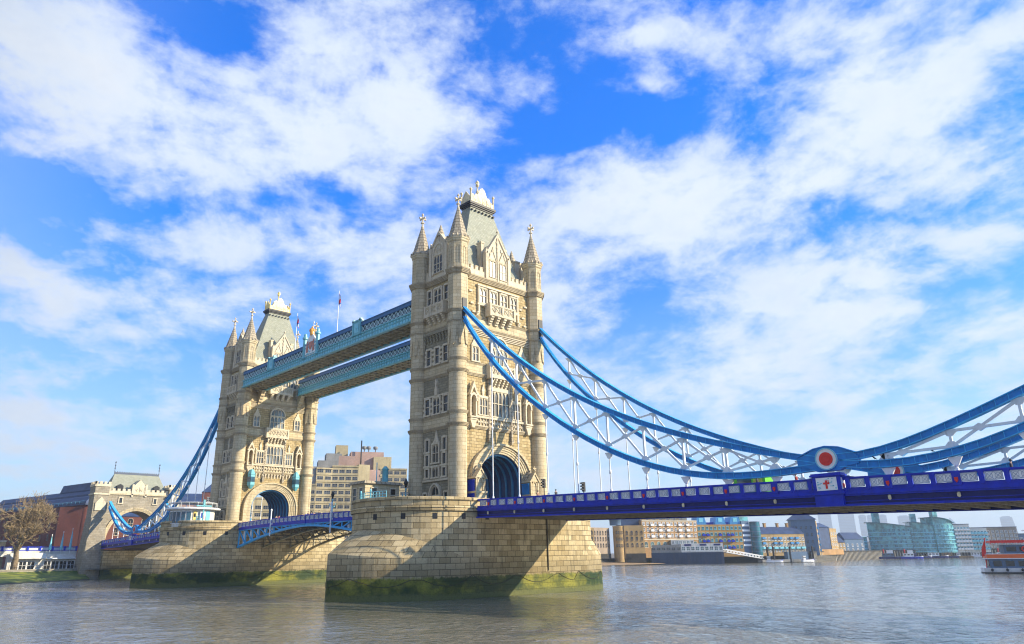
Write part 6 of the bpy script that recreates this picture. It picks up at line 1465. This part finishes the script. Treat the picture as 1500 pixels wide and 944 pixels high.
def make_ferry():
    t = thing('ferry', 'white river ferry with orange band, cut by the right edge', 'ferry', (0, 0, 0)); L, Bm = 34, 7.2
    b = MB(); b.loft([[(a*L, -w*Bm/2, 1.3+.5*k), (a*L, -w*Bm/2*.9, .35), (a*L, -w*Bm/2*.8, -.4), (a*L, w*Bm/2*.8, -.4), (a*L, w*Bm/2*.9, .35), (a*L, w*Bm/2, 1.3+.5*k)] for a, w, k in ((-.5, .8, 0), (-.46, .94, 0), (-.2, 1, 0), (.2, 1, .1), (.4, .7, .6), (.5, .05, 1.2))], wrapuv=False); b.build('hull', 'white', t)
    b = MB(); b.loft([[(a*L, s*w*Bm/2*1.01, z) for s, z in ((-1, .35), (-1, .1), (1, .1), (1, .35))] for a, w in ((-.502, .8), (-.46, .93), (-.2, .99), (.2, .99), (.4, .68))], wrapuv=False); b.build('waterline_band', 'dark', t)
    orange = paint('orange_paint', (.80, .14, .02), .4, .05, .1)
    b = MB(); b.box(-.46*L, .3*L, -3.2, 3.2, 1.2, 3.5); m1 = b.build('lower_cabin', 'steelblue', t)
    for k in range(9): b = MB(); b.box(-.44*L+k*2.5, -.44*L+k*2.5+1.7, -3.24, 3.24, 1.7, 2.9); b.build('window', 'pane', m1)
    b = MB(); b.box(-.462*L-.05, -.46*L+.02, -2.4, 2.4, 1.6, 3.0); b.build('stern_doors', 'pane', m1)
    b = MB(); b.box(-.47*L, .0*L, -3.5, 3.5, 3.5, 4.4); b.build('band', orange, t); b = MB(); b.box(-.475*L, .32*L, -3.55, 3.55, 3.35, 3.5); b.box(-.475*L, 0, -3.55, 3.55, 4.4, 4.5); b.box(.0, .32*L, -3.5, 3.5, 3.5, 7.0); b.box(-.12*L, .0, -3.4, 3.4, 4.5, 6.6); b.build('upper_deck', 'white', t)
    b = MB(); b.box(-.36*L, -.12*L, -2.9, 2.9, 4.5, 6.5); m2 = b.build('upper_cabin', 'steelblue', t)
    for k in range(3): b = MB(); b.box(-.345*L+k*2.6, -.345*L+k*2.6+2., -2.95, 2.95, 5.0, 6.1); b.build('window', 'pane', m2)
    b = MB(); b.box(-.42*L, -.1*L, -3.3, 3.3, 6.6, 6.8); b.build('canopy', 'render', t)
    b = MB()
    for k in range(14): b.box(-.43*L+k*.8-.03, -.43*L+k*.8+.03, -3.3, -3.2, 6.8, 7.6); b.box(-.43*L+k*.8-.03, -.43*L+k*.8+.03, 3.2, 3.3, 6.8, 7.6)
    b.box(-.43*L, -.1*L, -3.3, -3.2, 7.0, 7.55); b.box(-.43*L, -.1*L, 3.2, 3.3, 7.0, 7.55); b.box(-.432*L, -.428*L, -3.3, 3.3, 7.0, 7.55); b.build('rail', 'red', t)
    b = MB(); b.loft([[(x, y, z) for x, y in ((x0, -1.2), (x1, -1.2), (x1, 1.2), (x0, 1.2))] for x0, x1, z in ((-7.4, -3.2, 6.8), (-6.3, -3.6, 10.2))], wrapuv=False); b.box(-7.2, -3.4, -1.3, 1.3, 9.6, 9.85); f_ = b.build('funnel', 'white', t)
    b = MB(); b.tube([(-16.2, -1.2, 1.3), (-15.4, -1.2, 8.2)], .12, 5); b.add([(-15.9, -1.2, 4.2), (-15.5, -1.2, 7.8), (-16.5, -1.25, 5.6), (-16.7, -1.3, 3.8), (-15.9, -1.17, 4.2), (-15.5, -1.17, 7.8), (-16.5, -1.22, 5.6), (-16.7, -1.27, 3.8)], [(0, 1, 2, 3), (4, 7, 6, 5), (0, 4, 5, 1), (1, 5, 6, 2), (2, 6, 7, 3), (3, 7, 4, 0)]); b.build('ensign', 'red', t)
    for x in (-8.2, -3.4):
        b = MB(); b.loft([[(x+.0+(.52+.14*math.cos(q))*math.cos(a), -3.55+.14*math.sin(q), 5.5+(.52+.14*math.cos(q))*math.sin(a)) for q in np.linspace(0, 2*math.pi, 7)[:-1]] for a in np.linspace(0, 2*math.pi, 17)], caps=False, smooth=True, wrapuv=False); b.build('lifebuoy', 'red', t)
    for k in range(6): b = MB(); b.lathe(-15.5+k*3, -3.75, [(.05, .5), (.28, .65), (.28, 1.1), (.05, 1.25)], 8); b.build('fender', 'dark', t)
    ang = math.atan2(-.93, .36); t.location = (128.6+17*.36, -39.2-17*.93, 0); t.rotation_euler = (0, 0, ang)
make_ferry()
# ------------------------------------------------------------------ air
hm = bpy.data.materials.new('haze'); hm.use_nodes = True; g = NG(hm.node_tree)
v = g('ShaderNodeVolumePrincipled', {'Color': (.72, .85, 1.0, 1), 'Density': .00022, 'Anisotropy': .15})
o_ = g('ShaderNodeOutputMaterial'); hm.node_tree.links.new(v.outputs[0], o_.inputs['Volume'])
MAT['haze'] = hm
b = MB(); b.box(-FAR-200, FAR+200, -FAR-200, FAR+200, -4.2, 220); hz_ = b.build('haze', 'haze'); hz_['kind'] = 'stuff'
